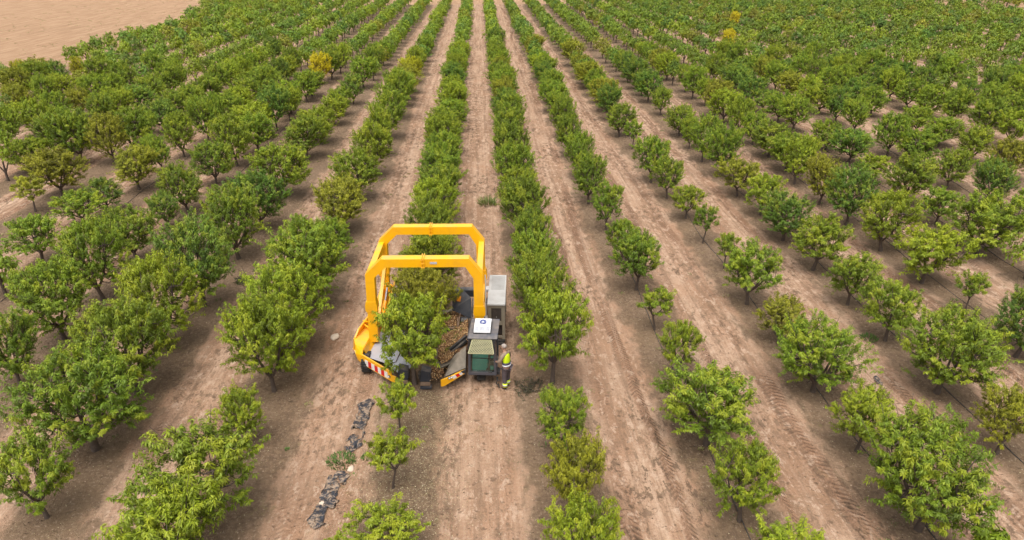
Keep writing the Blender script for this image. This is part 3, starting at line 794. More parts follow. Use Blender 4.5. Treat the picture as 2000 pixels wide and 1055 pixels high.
twig_heap('fallen_branch', 'leafy cut branch lying in the lane beside the second row left', -11.0, 28.3, 26, .5, .5, (.06, .085, .02, 1), 'branch', .2, .5)

# torn black film
def film(label, cx, pts_y, half, seed):
    r2 = np.random.default_rng(seed)
    ys = np.arange(pts_y[0], pts_y[1], .055)
    nw = 15
    V = []
    for y in ys:
        c = cx + (y - 16.5) * .10 + (vnoise([y * .7], [seed], 2)[0] - .5) * .14
        w = half * (.70 + .35 * vnoise([y * 1.9], [seed + 3.3], 9)[0] + .22 * vnoise([y * 6.1], [seed + 1.3], 19)[0]) * min(1, 3.5 * (y - pts_y[0] + .06)) * min(1, 3.5 * (pts_y[1] - y + .06))
        for j in range(nw):
            u = -1 + 2 * j / (nw - 1)
            x = c + u * w * (1 + .5 * (vnoise([y * 6], [j * 3.0 + seed], 4)[0] - .5)) + .06 * (vnoise([y * 3.3], [seed + 8.0], 14)[0] - .5)
            V.append((x, y + r2.normal(0, .012), 0))
    V = np.array(V)
    V[:, 2] = ground_h(V[:, 0], V[:, 1]) + .02 + .05 * vnoise(V[:, 0] * 7, V[:, 1] * 5, 77)
    i = np.arange(len(V)).reshape(len(ys), nw)
    F = np.stack([i[:-1, :-1], i[:-1, 1:], i[1:, 1:], i[1:, :-1]], -1).reshape(-1, 4)
    cc_ = V[F].mean(1)
    hole = vnoise(cc_[:, 0] * 5.5, cc_[:, 1] * 3.2, 33) + .25 * (vnoise(cc_[:, 0] * 14, cc_[:, 1] * 11, 34) - .5)
    F = F[(hole < .74) & (r2.uniform(size=len(F)) > .04)]
    o = link('plastic_film', np_mesh('plastic_film', V, F, M['film']))
    sm = o.modifiers.new('thickness', 'SOLIDIFY'); sm.thickness = .003
    tag(o, label, 'plastic film')
film('long torn strip of black plastic film, the piece nearer the harvester', -4.25, (16.5, 19.2), .24, 5)
film('shorter torn piece of black plastic film below the green weeds', -4.28, (13.5, 15.75), .26, 8)
film('small black plastic scrap on bare soil near the third row right', 13.55, (19.05, 19.75), .10, 12)

def stone(label, x, y, s, sq):
    bm = bmesh.new()
    bmesh.ops.create_icosphere(bm, subdivisions=3, radius=1)
    for v in bm.verts:
        k = 1 + .35 * (vnoise([v.co.x * 2 + x], [v.co.y * 2 + v.co.z + y], 3)[0] - .5)
        v.co = Vector((v.co.x * s * k, v.co.y * s * k * sq, v.co.z * s * .45 * k))
    o = obj('stone', bm, M['stone'], smooth=True)
    o.location = (x, y, GH(x, y) + s * .15)
    tag(o, label, 'stone')
stone('pale flat stone on the soil left of the yellow fender', -5.9, 23.3, .15, 1.7)
stone('pale flat stone at the lower edge of the green weeds by the film', -4.05, 15.8, .10, 1.3)
stone('pale stone on the lower torn piece of black film', -4.62, 14.45, .085, 1.0)

# ------------------------------------------------------------------ mesh helpers for built things
def box(bm, c, s, rot=None):
    m = Matrix.Translation(Vector(c)) @ (Euler(rot).to_matrix().to_4x4() if rot else Matrix()) @ Matrix.Diagonal((s[0], s[1], s[2], 1))
    return bmesh.ops.create_cube(bm, size=1, matrix=m)['verts']

def prism(bm, pts, off):
    """closed polygon pts swept by the vector off"""
    off = Vector(off)
    a = [bm.verts.new(Vector(p)) for p in pts]
    b = [bm.verts.new(Vector(p) + off) for p in pts]
    bm.faces.new(a); bm.faces.new(b[::-1])
    n = len(pts)
    for i in range(n): bm.faces.new((a[i], b[i], b[(i + 1) % n], a[(i + 1) % n]))

def plate(bm, pts, th):
    """flat plate of real thickness through the given corner points"""
    P = [Vector(p) for p in pts]
    nrm = (P[1] - P[0]).cross(P[-1] - P[0]).normalized()
    prism(bm, [p - nrm * th / 2 for p in P], nrm * th)

def strip(bm, rows, th):
    """bent plate: rows of points (all the same length)"""
    n = len(rows[0]); V = []
    for r_ in rows: V.append([Vector(p) for p in r_])
    def nrm(i, j):
        a = V[min(i + 1, len(V) - 1)][j] - V[max(i - 1, 0)][j]; b = V[i][min(j + 1, n - 1)] - V[i][max(j - 1, 0)]
        return a.cross(b).normalized()
    T = [[bm.verts.new(V[i][j] + nrm(i, j) * th / 2) for j in range(n)] for i in range(len(V))]
    B = [[bm.verts.new(V[i][j] - nrm(i, j) * th / 2) for j in range(n)] for i in range(len(V))]
    for i in range(len(V) - 1):
        for j in range(n - 1):
            bm.faces.new((T[i][j], T[i + 1][j], T[i + 1][j + 1], T[i][j + 1]))
            bm.faces.new((B[i][j], B[i][j + 1], B[i + 1][j + 1], B[i + 1][j]))
    for i in range(len(V) - 1):
        bm.faces.new((T[i][0], B[i][0], B[i + 1][0], T[i + 1][0])); bm.faces.new((T[i][-1], T[i + 1][-1], B[i + 1][-1], B[i][-1]))
    for j in range(n - 1):
        bm.faces.new((T[0][j], T[0][j + 1], B[0][j + 1], B[0][j])); bm.faces.new((T[-1][j], B[-1][j], B[-1][j + 1], T[-1][j + 1]))

def rod(bm, a, b, r, seg=10, r2=None):
    a, b = Vector(a), Vector(b); d = b - a
    m = Matrix.Translation((a + b) / 2) @ d.to_track_quat('Z', 'Y').to_matrix().to_4x4()
    bmesh.ops.create_cone(bm, cap_ends=True, segments=seg, radius1=r, radius2=r if r2 is None else r2, depth=d.length, matrix=m)

def bar(bm, a, b, w, h):
    """rectangular tube from a to b, w across, h high"""
    a, b = Vector(a), Vector(b); d = (b - a).normalized()
    s = d.cross(Vector((0, 0, 1)));
    if s.length < .05: s = Vector((1, 0, 0))
    s.normalize(); u = s.cross(d)
    pts = [a + s * w / 2 + u * h / 2, a - s * w / 2 + u * h / 2, a - s * w / 2 - u * h / 2, a + s * w / 2 - u * h / 2]
    prism(bm, pts, b - a)

NB = bmesh.new

# ------------------------------------------------------------------ the harvester
MX, MY, MR = -2.09, 21.5, rad(-1.8)
hv = empty('tree_harvester', (MX, MY, 0), MR)
tag(hv, 'yellow self-propelled tree harvester with two tall arches straddling the almond row', 'harvester')
_ci, _si = math.cos(-MR), math.sin(-MR)
def L(x, y, z):
    dx, dy = x - MX, y - MY
    return (dx * _ci - dy * _si, dx * _si + dy * _ci, z)

# two arches: posts, cut corners, cross beam
def arch(y0, zb_l, zb_r):
    W2, T, D, ZT = 2.05, 0.31, 0.34, 4.13
    ch = 0.57
    out = [(-W2 - .10, zb_l), (-W2 - .01, ZT - ch - .02), (-W2 + ch + .02, ZT), (W2 - ch + .10, ZT), (W2, ZT - ch - .06), (W2, zb_r)]
    k = T * 0.42
    inn = [(W2 - T - .02, zb_r), (W2 - T - .02, ZT - ch - .06 - k), (W2 - ch + .10 - k, ZT - T), (-W2 + ch + .02 + k, ZT - T), (-W2 + T - .01, ZT - ch - .02 - k), (-W2 + T - .08, zb_l)]
    b = NB(); prism(b, [(x, y0, z) for x, z in out + inn], (0, D, 0))
    o = obj('arch', b, M['yellow'], hv, bevel=.012)
    # bolted joint in the middle of the beam
    b = NB()
    for dx in (-.035, .035):
        box(b, (-.02 + dx, y0 + D / 2, ZT - T / 2), (.022, D + .10, T + .10))
    for dy in (-.04, D + .04):
        for dz in (.12, -.02, -.16): rod(b, (-.09, y0 + dy, ZT - T / 2 + dz + .02), (.05, y0 + dy, ZT - T / 2 + dz + .02), .012, 6)
    obj('flange', b, M['yellow'], o)
    # joint collar, one on each post
    for sx in (-1, 1):
        b = NB()
        xc = sx * (W2 - T / 2) - (.06 if sx < 0 else -.01)
        z = 2.05 if sx > 0 else 2.25
        a_, c_ = T / 2 + .02, T / 2 + .058
        prism(b, [(xc - a_, y0 - .015, z - .20), (xc - c_, y0 - .015, z - .12), (xc - c_, y0 - .015, z + .06), (xc - a_, y0 - .015, z + .22),
                  (xc + a_, y0 - .015, z + .22), (xc + c_, y0 - .015, z + .06), (xc + c_, y0 - .015, z - .12), (xc + a_, y0 - .015, z - .20)], (0, D + .03, 0))
        obj('post_collar', b, M['yellow'], o, bevel=.01)
    return o
af = arch(0.0, 0.80, 0.62)
ab = arch(2.92, 0.70, 0.62)
b = NB(); box(b, (.35, -.006, 3.985), (.24, .012, .075)); obj('badge', b, M['vent'], af)
for sx in (-1, 1):
    b = NB(); xx = sx * 1.93 - (.02 if sx < 0 else 0)
    bar(b, (xx, .345, 3.40), (xx, 2.915, 3.40), .21, .24)
    obj('side_rail', b, M['yellow'], hv, bevel=.01)
    b = NB()
    bar(b, (sx * 1.95 - (.07 if sx < 0 else 0), .345, 1.55), (sx * 1.95 - (.06 if sx < 0 else 0), 2.915, 1.55), .16, .2)
    obj('lower_rail', b, M['yellow'], hv, bevel=.01)
# slim mast on the right, behind the front post
b = NB(); rod(b, (2.12, .52, .9), (2.12, .52, 3.25), .022); obj('mast', b, M['white'], hv)

# left fender: trough with an outer wall
b = NB()
wo = [L(-4.74, 21.55, 1.02), L(-4.63, 21.75, 1.24), L(-4.33, 23.0, 1.26), L(-4.18, 24.3, 1.22)]
wl = [L(-4.84, 21.55, .50), L(-4.80, 21.75, .46), L(-4.52, 23.0, .46), L(-4.40, 24.3, .46)]
strip(b, [wo, wl], .05)
obj('fender_wall', b, M['yellow'], hv)
b = NB()
# top of the trough, its sloping nose and its rounded front
rows = [
    [L(-4.38, 24.2, .92), L(-3.92, 24.2, .95)],
    [L(-4.50, 23.0, .94), L(-4.02, 23.0, .97)],
    [L(-4.77, 21.70, .96), L(-4.18, 21.90, .97)],
    [L(-4.67, 21.20, .93), L(-4.34, 20.90, .95)],
    [L(-4.64, 20.98, .70), L(-4.38, 20.74, .78)],
    [L(-4.58, 20.94, .46), L(-4.38, 20.70, .44)],
]
strip(b, rows, .045)
obj('fender', b, M['yellow'], hv)
b = NB()
strip(b, [[L(-4.67, 21.20, .93), L(-4.78, 21.60, .97)], [L(-4.72, 21.20, .70), L(-4.82, 21.58, .72)], [L(-4.60, 20.98, .46), L(-4.80, 21.55, .46)]], .04)
obj('fender_corner', b, M['yellow'], hv)
b = NB()
strip(b, [[L(-3.92, 24.2, .95), L(-4.02, 23.0, .97), L(-4.18, 21.90, .97), L(-4.34, 20.90, .95)], [L(-3.80, 24.2, .66), L(-3.88, 23.0, .66), L(-4.02, 21.90, .66), L(-4.24, 20.92, .60)]], .035)
obj('fender_inner_wall', b, M['yellow'], hv)

# left front panel with the warning stripes
pA, pB = Vector(L(-4.36, 20.69, 0)), Vector(L(-3.17, 19.72, 0))
pd = (pB - pA).normalized(); pn = Vector((-pd.y, pd.x, 0)); pn = pn if pn.y < 0 else -pn
ln = (pB - pA).length
def pp(s, z, off=0.0): v = pA + pd * s + pn * off; return (v.x, v.y, z)
b = NB()
prism(b, [pp(-.05, .40), pp(-.05, .80), pp(ln * .90, .66), pp(ln * .905, .50), pp(ln + .08, .53), pp(ln + .02, .27), pp(ln * .90, .26)], -pn * .05)
fp = obj('front_panel', b, M['yellow'], hv, bevel=.006)
b1, b2 = NB(), NB()
s0, s1 = .10, ln * .80; n_ = 7
for i in range(n_):
    a0 = s0 + (s1 - s0) * i / n_; a1 = s0 + (s1 - s0) * (i + 1) / n_
    lo = lambda s: .415 - .115 * s / ln; hi = lambda s: .665 - .115 * s / ln
    prism(b1 if i % 2 else b2, [pp(a0, lo(a0), .002), pp(a1, lo(a1), .002), pp(a1, hi(a1), .002), pp(a0, hi(a0), .002)], pn * .004)
obj('warning_stripe', b1, M['red_tape'], fp); obj('warning_stripe', b2, M['white_tape'], fp)
b = NB(); q = pp(ln * .855, .44, .0); rod(b, q, (q[0] + pn.x * .03, q[1] + pn.y * .03, q[2]), .055, 14); lm = obj('marker_lamp', b, M['dark_steel'], fp)
b = NB(); rod(b, (q[0] + pn.x * .028, q[1] + pn.y * .028, q[2]), (q[0] + pn.x * .045, q[1] + pn.y * .045, q[2]), .036, 14); obj('marker_lens', b, M['lamp'], fp)

# right front panel
qA, qB = Vector(L(-1.53, 19.45, 0)), Vector(L(-.72, 19.98, 0))
qd = (qB - qA).normalized(); qn = Vector((qd.y, -qd.x, 0))
l2 = (qB - qA).length
def qp(s, z, off=0.0): v = qA + qd * s + qn * off; return (v.x, v.y, z)
b = NB(); prism(b, [qp(0, .24), qp(.12, .22), qp(l2, .40), qp(l2 + .03, .46), qp(l2, .56), qp(l2 * .82, .54), qp(.34, .50), qp(.0, .50)], -qn * .05)
fp2 = obj('front_panel', b, M['yellow'], hv, bevel=.006)
b1, b2 = NB(), NB()
for i, (a0, a1) in enumerate(((.44, .58), (.58, .72), (.72, .84))):
    prism(b1 if i == 1 else b2, [qp(a0 + .05, .30 + .13 * a0, .002), qp(a1 + .05, .30 + .13 * a1, .002), qp(a1 - .03, .515, .002), qp(a0 - .03, .505, .002)], qn * .004)
obj('warning_stripe', b1, M['red_tape'], fp2); obj('warning_stripe', b2, M['white_tape'], fp2)
for ss_ in (.30, .38):
    b = NB(); q = qp(ss_, .475, .0); rod(b, q, (q[0] + qn.x * .03, q[1] + qn.y * .03, q[2] + .01), .042, 12); obj('marker_lamp', b, M['dark_steel'], fp2)
    b = NB(); rod(b, (q[0] + qn.x * .029, q[1] + qn.y * .029, q[2] + .01), (q[0] + qn.x * .042, q[1] + qn.y * .042, q[2] + .015), .03, 12); obj('marker_lens', b, M['lamp'], fp2)

# silver catching plates on the left
b = NB()
strip(b, [[L(-4.24, 20.86, .60), L(-4.02, 21.80, .70), L(-3.86, 22.5, .86)],
          [L(-3.62, 20.55, .56), L(-3.35, 21.3, .66), L(-3.15, 22.5, .72)],
          [L(-3.28, 20.28, .47), L(-3.02, 20.95, .55), L(-2.80, 22.5, .58)]], .02)
obj('catch_plate', b, M['silver'], hv)
b = NB()
R1_, R2_, R3_, R4_ = [], [], [], []
for t_ in np.linspace(0, 1, 7):
    a_ = Vector(L(-3.29, 20.265, .468)).lerp(Vector(L(-3.03, 20.93, .548)), t_); R1_.append(a_)
    R2_.append(a_ + Vector((.17, -.11, -.035)) ); R3_.append(a_ + Vector((.31, -.19, -.12 - .02 * math.sin(t_ * 3)))); R4_.append(a_ + Vector((.38, -.23, -.24)))
strip(b, [R1_, R2_, R3_, R4_], .02)
obj('catch_plate', b, M['vent'], hv, smooth=False)
b = NB()
strip(b, [[L(-3.55, 22.55, 1.72), L(-3.42, 24.5, 1.78)], [L(-3.20, 22.55, 1.10), L(-3.02, 24.5, 1.15)], [L(-2.80, 22.55, .62), L(-2.70, 24.4, .66)]], .02)
obj('catch_plate', b, M['silver'], hv)
b = NB(); bar(b, L(-3.50, 24.62, 1.72), L(-3.02, 24.50, 1.30), .05, .10); obj('plate_edge', b, M['brown_plate'], hv)
# slanting yellow side frame, arms and ram inside the left posts
b = NB(); plate(b, [L(-3.80, 22.35, 1.0), L(-3.74, 24.35, 1.0), L(-3.50, 24.35, 1.98), L(-3.56, 22.55, 1.90)], .06); obj('side_frame', b, M['yellow'], hv, bevel=.008)
b = NB(); bar(b, L(-3.98, 21.95, 1.05), L(-3.86, 24.2, 2.55), .12, .16); obj('lift_arm', b, M['yellow'], hv, bevel=.01)
b = NB(); bar(b, L(-3.72, 21.90, 1.02), L(-3.60, 22.65, 1.42), .09, .14); bar(b, L(-3.60, 22.65, 1.42), L(-3.52, 23.2, 1.30), .09, .14); obj('lift_arm', b, M['yellow'], hv, bevel=.01)
b = NB(); box(b, L(-3.86, 24.25, 1.62), (.46, .12, .30)); obj('cross_plate', b, M['yellow'], hv, bevel=.01)
b = NB(); rod(b, L(-3.84, 22.35, 1.22), L(-3.76, 23.0, 1.72), .065, 12); cyl = obj('hydraulic_ram', b, M['yellow'], hv, smooth=False)
b = NB(); rod(b, L(-3.765, 22.98, 1.70), L(-3.72, 23.45, 2.05), .03, 10); obj('ram_rod', b, M['silver'], cyl)
b = NB(); rod(b, L(-4.55, 22.4, 1.22), L(-4.18, 22.1, 1.30), .03, 8); rod(b, L(-4.55, 22.3, 1.16), L(-4.22, 21.95, 1.12), .03, 8); obj('wall_bracket', b, M['yellow'], hv)
b = NB()
for i in range(3):
    pts_ = [Vector(L(-3.96 + .05 * i, 21.95 + .05 * i, 1.4)).lerp(Vector(L(-3.70, 23.5, 2.0)), t_) + Vector((.0, 0, -.22 * math.sin(t_ * 3.14))) for t_ in np.linspace(0, 1, 7)]
    for p_, q_ in zip(pts_, pts_[1:]): rod(b, p_, q_, .016, 6)
obj('hydraulic_hose', b, M['rubber'], hv)

# shaker jaws either side of the trunk
for sx in (-1, 1):
    cx = -2.50 + sx * .40; cy = 19.95 if sx < 0 else 19.80
    b = NB()
    prism(b, [L(cx - .20, cy + .02, .22), L(cx + .17, cy - .02, .22), L(cx + .19, cy + .0, .58), L(cx - .14, cy + .05, .66)], (0, .34, 0))
    j = obj('shaker_jaw', b, M['dark_steel'], hv, bevel=.015)
    b = NB(); box(b, L(cx + .0, cy - .10, .20), (.34, .16, .07)); obj('jaw_shoe', b, M['brown_plate'], j, bevel=.01)
    b = NB(); box(b, L(cx - sx * .20, cy + .12, .42), (.07, .26, .24)); obj('jaw_pad', b, M['rubber'], j, bevel=.02)
    b = NB(); box(b, L(cx + .02, cy - .12, .10), (.40, .22, .10)); obj('jaw_skid', b, M['dark_steel'], j, bevel=.02)

# right side: catching plate, belts, hopper
b = NB()
strip(b, [[L(-1.78, 20.2, .42), L(-1.75, 22.0, .48), L(-1.72, 24.3, .52)], [L(-1.30, 20.25, .60), L(-1.2, 22.0, .66), L(-1.15, 24.3, .70)], [L(-.72, 20.6, .92), L(-.62, 22.0, .96), L(-.55, 24.3, 1.0)]], .03)
obj('catch_plate', b, M['olive'], hv)
b = NB(); plate(b, [L(-1.44, 19.72, .44), L(-1.16, 20.62, .72), L(-.68, 20.72, 1.06), L(-.70, 19.98, .62)], .03); obj('deflector', b, M['olive'], hv, bevel=.004)
b = NB(); plate(b, [L(-1.43, 19.69, .40), L(-.70, 19.95, .58), L(-.70, 20.02, .34), L(-1.42, 19.74, .16)], .03); obj('skirt_plate', b, M['dark_steel'], hv, bevel=.004)
for dz, off in ((.0, .0), (.11, .12)):
    b = NB()
    P0, P1 = Vector(L(-1.26, 20.72 + off, .74 + dz)), Vector(L(-.66, 20.92 + off, 1.18 + dz))
    bar(b, P0, P1, .10, .09); obj('conveyor_belt', b, M['belt'], hv, bevel=.02)
b = NB(); plate(b, [L(-.60, 20.6, .40), L(-.50, 24.2, .40), L(-.46, 24.2, 1.12), L(-.56, 20.6, 1.02)], .05); obj('hopper_wall', b, M['dark_steel'], hv, bevel=.006)
b = NB(); plate(b, [L(-1.25, 23.1, 1.20), L(-.52, 22.78, .98), L(-.50, 23.1, 1.72), L(-.86, 23.5, 1.92), L(-1.22, 23.45, 1.66)], .05); hp = obj('hopper_panel', b, M['dark_steel'], hv, bevel=.006)
b = NB(); c_ = Vector(L(-.98, 23.28, 1.62)); box(b, c_ + Vector((0, -.045, .0)), (.15, .04, .20), (rad(-28), 0, rad(-18))); obj('reflector', b, M['orange'], hp)
b = NB()
strip(b, [[L(-1.66, 22.35, .84), L(-1.05, 22.2, .90)], [L(-1.62, 23.0, .94), L(-.98, 22.85, 1.02)]], .03)
plate(b, [L(-1.05, 22.18, .92), L(-.99, 22.88, 1.04), L(-.93, 22.86, 1.20), L(-.98, 22.16, 1.06)], .02)
obj('hopper_chute', b, M['brown_plate'], hv)
b = NB(); plate(b, [L(-1.66, 22.32, .84), L(-1.05, 22.17, .90), L(-1.02, 22.13, .66), L(-1.62, 22.28, .60)], .03); plate(b, [L(-.96, 22.2, .62), L(-.62, 22.5, .62), L(-.62, 22.75, 1.10), L(-.94, 22.75, 1.10)], .03); obj('chute_front', b, M['black_panel'], hv)

# chassis and wheels
b = NB()
bar(b, L(-4.22, 20.95, .42), L(-4.12, 25.1, .42), .30, .22); bar(b, L(-.22, 20.2, .42), L(-.06, 25.1, .42), .34, .24)
bar(b, L(-4.15, 25.15, .95), L(-.05, 25.05, .95), .3, .3)
obj('chassis', b, M['dark_steel'], hv, bevel=.02)
def wheel(x, y, rad_=.36, wd=.30):
    b = NB(); segs = 28
    prof = [(.55, -.5), (.86, -.5), (.97, -.40), (1, -.2), (1, .2), (.97, .40), (.86, .5), (.55, .5)]
    rings = []
    for i in range(segs):
        t_ = 2 * math.pi * i / segs
        rings.append([b.verts.new((x_ * 0 + w_ * wd, math.cos(t_) * rad_ * x_, math.sin(t_) * rad_ * x_)) for x_, w_ in prof])
    for i in range(segs):
        for k in range(len(prof) - 1): b.faces.new((rings[i][k], rings[(i + 1) % segs][k], rings[(i + 1) % segs][k + 1], rings[i][k + 1]))
    for i in range(0, segs):   # tread lugs
        t_ = 2 * math.pi * (i + .5) / segs
        for sx in (-1, 1):
            box(b, (sx * wd * .24, math.cos(t_) * rad_ * 1.015, math.sin(t_) * rad_ * 1.015), (wd * .5, .03, .035), (t_, 0, 0) if sx > 0 else (t_ + .18, 0, 0))
    p = L(x, y, rad_)
    t = obj('wheel', b, M['rubber'], hv); t.location = p
    b = NB(); rod(b, (-wd * .35, 0, 0), (wd * .35, 0, 0), rad_ * .56, 20); rod(b, (-wd * .45, 0, 0), (wd * .45, 0, 0), rad_ * .2, 12)
    obj('rim', b, M['dark_steel'], t)
for x_, y_ in ((-4.28, 20.95), (-.16, 20.25), (-4.15, 24.7), (-.05, 24.75)): wheel(x_, y_)

# cab
cb = empty('cab', L(-.12, 19.72, 0), rad(-3.5)); cb.parent = hv
CW, CD, CZ0, CZ1 = .98, 1.18, .50, 2.02
b = NB()
hw = CW / 2
for sx in (-1, 1):
    bar(b, (sx * (hw - .04), .04, CZ0 + .06), (sx * (hw - .07), .06, CZ1 - .10), .085, .085)
    bar(b, (sx * (hw - .04), CD - .04, CZ0 + .06), (sx * (hw - .06), CD - .04, CZ1 - .10), .085, .085)
    bar(b, (sx * (hw - .04), .08, CZ0 + .04), (sx * (hw - .04), CD - .08, CZ0 + .04), .08, .12)
box(b, (0, .04, CZ0 + .04), (CW, .085, .12)); box(b, (0, CD - .04, CZ0 + .04), (CW, .085, .12))
box(b, (0, CD / 2, CZ0 + .02), (CW - .17, CD - .17, .05))
box(b, (0, CD - .03, 1.0), (CW - .2, .04, .9))
obj('cab_frame', b, M['cab_grey'], cb, bevel=.012)
b = NB()
prism(b, [(-hw - .02, -.02, CZ1 - .10), (-hw + .04, -.05, CZ1 - .03), (-hw + .05, .14, CZ1 + .04), (-hw + .05, CD - .02, CZ1 + .05), (-hw - .02, CD + .04, CZ1 - .10)], (CW + .0, 0, 0))
rf = obj('cab_roof', b, M['cab_grey'], cb, bevel=.03)
b = NB(); box(b, (0, .035, (CZ0 + CZ1) / 2 + .0), (CW - .17, .012, CZ1 - CZ0 - .28)); obj('windscreen', b, M['glass'], cb)
b = NB(); box(b, (hw - .045, CD / 2, (CZ0 + CZ1) / 2 + .0), (.012, CD - .18, CZ1 - CZ0 - .30)); obj('side_glass', b, M['glass'], cb)
b = NB(); box(b, (-hw + .045, CD / 2, (CZ0 + CZ1) / 2 + .0), (.012, CD - .18, CZ1 - CZ0 - .30)); obj('side_glass', b, M['glass'], cb)
b = NB(); prism(b, [(-.38, .11, .60), (.13, .11, .60), (.20, .11, 1.22), (.20, .11, 1.40), (-.26, .11, 1.40), (-.33, .11, 1.26)], (0, .14, 0)); box(b, (-.04, .36, .72), (.5, .36, .12)); obj('seat', b, M['teal'], cb, bevel=.03)  # seat back carries the windscreen's teal reflection as painted colour
b = NB(); prism(b, [(.17, .15, .60), (.40, .15, .60), (.40, .15, 1.25), (.26, .15, 1.30)], (0, .12, 0)); obj('console', b, M['black_panel'], cb, bevel=.02)
b = NB(); box(b, (.33, .13, .72), (.14, .06, .16)); box(b, (.34, .13, 1.16), (.12, .06, .10)); obj('control_box', b, M['teal'], cb, bevel=.02)
b = NB(); rod(b, (-.40, .02, 1.17), (.40, .02, 1.15), .012, 8); rod(b, (.2, .015, .62), (.34, .012, .61), .02, 8); obj('wiper', b, M['rubber'], cb)
# mesh screen over the upper windscreen
b = NB()
T0, T1 = Vector((-.31, -.035, 1.93)), Vector((.33, -.035, 1.93)); B0, B1 = Vector((-.44, -.24, 1.52)), Vector((.42, -.24, 1.52))
nr, nc = 11, 9
for i in range(nr + 1):
    f_ = i / nr; a_, c_ = T0.lerp(B0, f_), T1.lerp(B1, f_); bar(b, a_, c_, .012, .016 if 0 < i < nr else .028)
for i in range(nr):
    f0, f1 = i / nr, (i + 1) / nr
    for k in range(nc + 1):
        g_ = min(1, max(0, (k + (.5 if i % 2 else 0)) / nc))
        bar(b, T0.lerp(T1, g_).lerp(B0.lerp(B1, g_), f0), T0.lerp(T1, g_).lerp(B0.lerp(B1, g_), f1), .014, .012)
for s_ in (0, 1):
    bar(b, (T0, T1)[s_], (B0, B1)[s_], .026, .02)
obj('sun_screen', b, M['cream_mesh'], cb)
b = NB(); plate(b, [T0 + Vector((.02, .012, -.03)), T1 + Vector((-.02, .012, -.03)), B1 + Vector((-.02, .016, -.0)), B0 + Vector((.02, .016, -.0))], .006); obj('screen_backing', b, M['black_panel'], cb)
for sx in (-1, 1):
    b = NB(); box(b, (sx * .43, -.10, 1.80 if sx > 0 else 1.76), (.09, .06, .26), (rad(-18), 0, rad(18 * sx) if sx > 0 else rad(-35))); bar(b, (sx * .43, -.08, 1.90), (sx * .43, .03, 1.95), .02, .02)
    obj('mirror', b, M['black_panel'], cb, bevel=.02)
# air conditioner on the roof
b = NB()
prism(b, [(-.28, .16, CZ1 + .07), (-.28, .18, CZ1 + .14), (-.28, .40, CZ1 + .19), (-.28, .84, CZ1 + .24), (-.28, .92, CZ1 + .20), (-.28, .92, CZ1 + .07)], (.56, 0, 0))
ac = obj('air_conditioner', b, M['white'], cb, bevel=.035)
b = NB(); box(b, (0, .54, CZ1 + .055), (.60, .80, .045)); obj('conditioner_base', b, M['black_panel'], ac, bevel=.01)
b = NB(); rod(b, (.001, .63, CZ1 + .205), (0, .622, CZ1 + .232), .12, 24); obj('fan_cover', b, M['blue'], ac)
b = NB(); rod(b, (.001, .63, CZ1 + .225), (0, .621, CZ1 + .242), .04, 16)
for i in range(8): box(b, (.076 * math.cos(i * .785), .622 + .076 * math.sin(i * .785), CZ1 + .234 + .0086 * math.sin(i * .785)), (.08, .008, .008), (.11, 0, i * .785))
obj('fan_grille', b, M['vent'], ac)
sl_ = math.atan2(.05, .22)
for xc_, w_ in ((-.19, .13), (0, .17), (.19, .13)):
    b = NB()
    for i in range(5):
        yy_ = .205 + i * .042; box(b, (xc_, yy_, CZ1 + .14 + (yy_ - .18) * .227 + .005), (w_, .026, .012), (sl_, 0, 0))
    obj('louvre', b, M['vent'], ac)
b = NB()
rod(b, (hw + .02, .02, .42), (hw + .03, -.02, .30), .03, 8)
for i in range(9):
    a0, a1 = i * .6, (i + 1) * .6
    rod(b, (hw + .06 + .07 * math.cos(a0), -.03, .30 - .018 * i + .05 * math.sin(a0)), (hw + .06 + .07 * math.cos(a1), -.03, .282 - .018 * i + .05 * math.sin(a1)), .016, 6)
rod(b, (hw + .05, 0, .16), (hw + .1, -.05, .012), .02, 6)
obj('cab_cable', b, M['rubber'], cb)
b = NB(); box(b, (hw + .03, .42, .38), (.14, .36, .03)); bar(b, (hw - .03, .28, .50), (hw + .06, .28, .39), .02, .03); bar(b, (hw - .03, .56, .50), (hw + .06, .56, .39), .02, .03); obj('step', b, M['dark_steel'], cb)

# engine housing on the right
eh = empty('engine_housing', L(.44, 22.5, 0), rad(-1.5)); eh.parent = hv
EW, ED, EZ = .66, 2.45, 1.72
b = NB()
for sx in (-1, 1):
    for yy_ in (.05, ED - .05): bar(b, (sx * (EW / 2 - .055), yy_, .20), (sx * (EW / 2 - .055), yy_, EZ - .05), .11, .09)
    box(b, (sx * (EW / 2 - .02), ED / 2, 1.22), (.03, ED - .2, .95))
box(b, (0, .04, EZ - .08), (EW - .2, .07, .13)); box(b, (0, .04, .90), (EW - .2, .07, .14)); box(b, (0, .04, .30), (EW - .16, .07, .10))
box(b, (0, ED - .03, 1.0), (EW - .16, .04, 1.35))
obj('housing_frame', b, M['housing'], eh, bevel=.01)
b = NB()
box(b, (0, ED / 2 + .0, EZ + .0), (EW + .02, ED + .05, .06))
for i in range(16): box(b, (.02, ED - .12 - i * .075, EZ + .034), (EW - .12, .034, .012))
hr = obj('housing_roof', b, M['housing_top'], eh, bevel=.008)
b = NB(); box(b, (0, .045, 1.30), (EW - .18, .03, .66)); obj('radiator_window', b, M['radiator'], eh, bevel=.012)
b = NB()
for s_ in (-1, 1): box(b, (s_ * (EW / 2 - .12), .022, 1.29), (.04, .03, .66)); box(b, (0, .022, 1.29 + s_ * .30), (EW - .2, .03, .04))
obj('window_frame', b, M['housing'], eh)
b = NB(); rod(b, (.0, .03, 1.06), (0, -.0, 1.06), .025, 10); rod(b, (.0, .03, 1.18), (0, .015, 1.18), .012, 10); obj('window_latch', b, M['lamp'], eh)
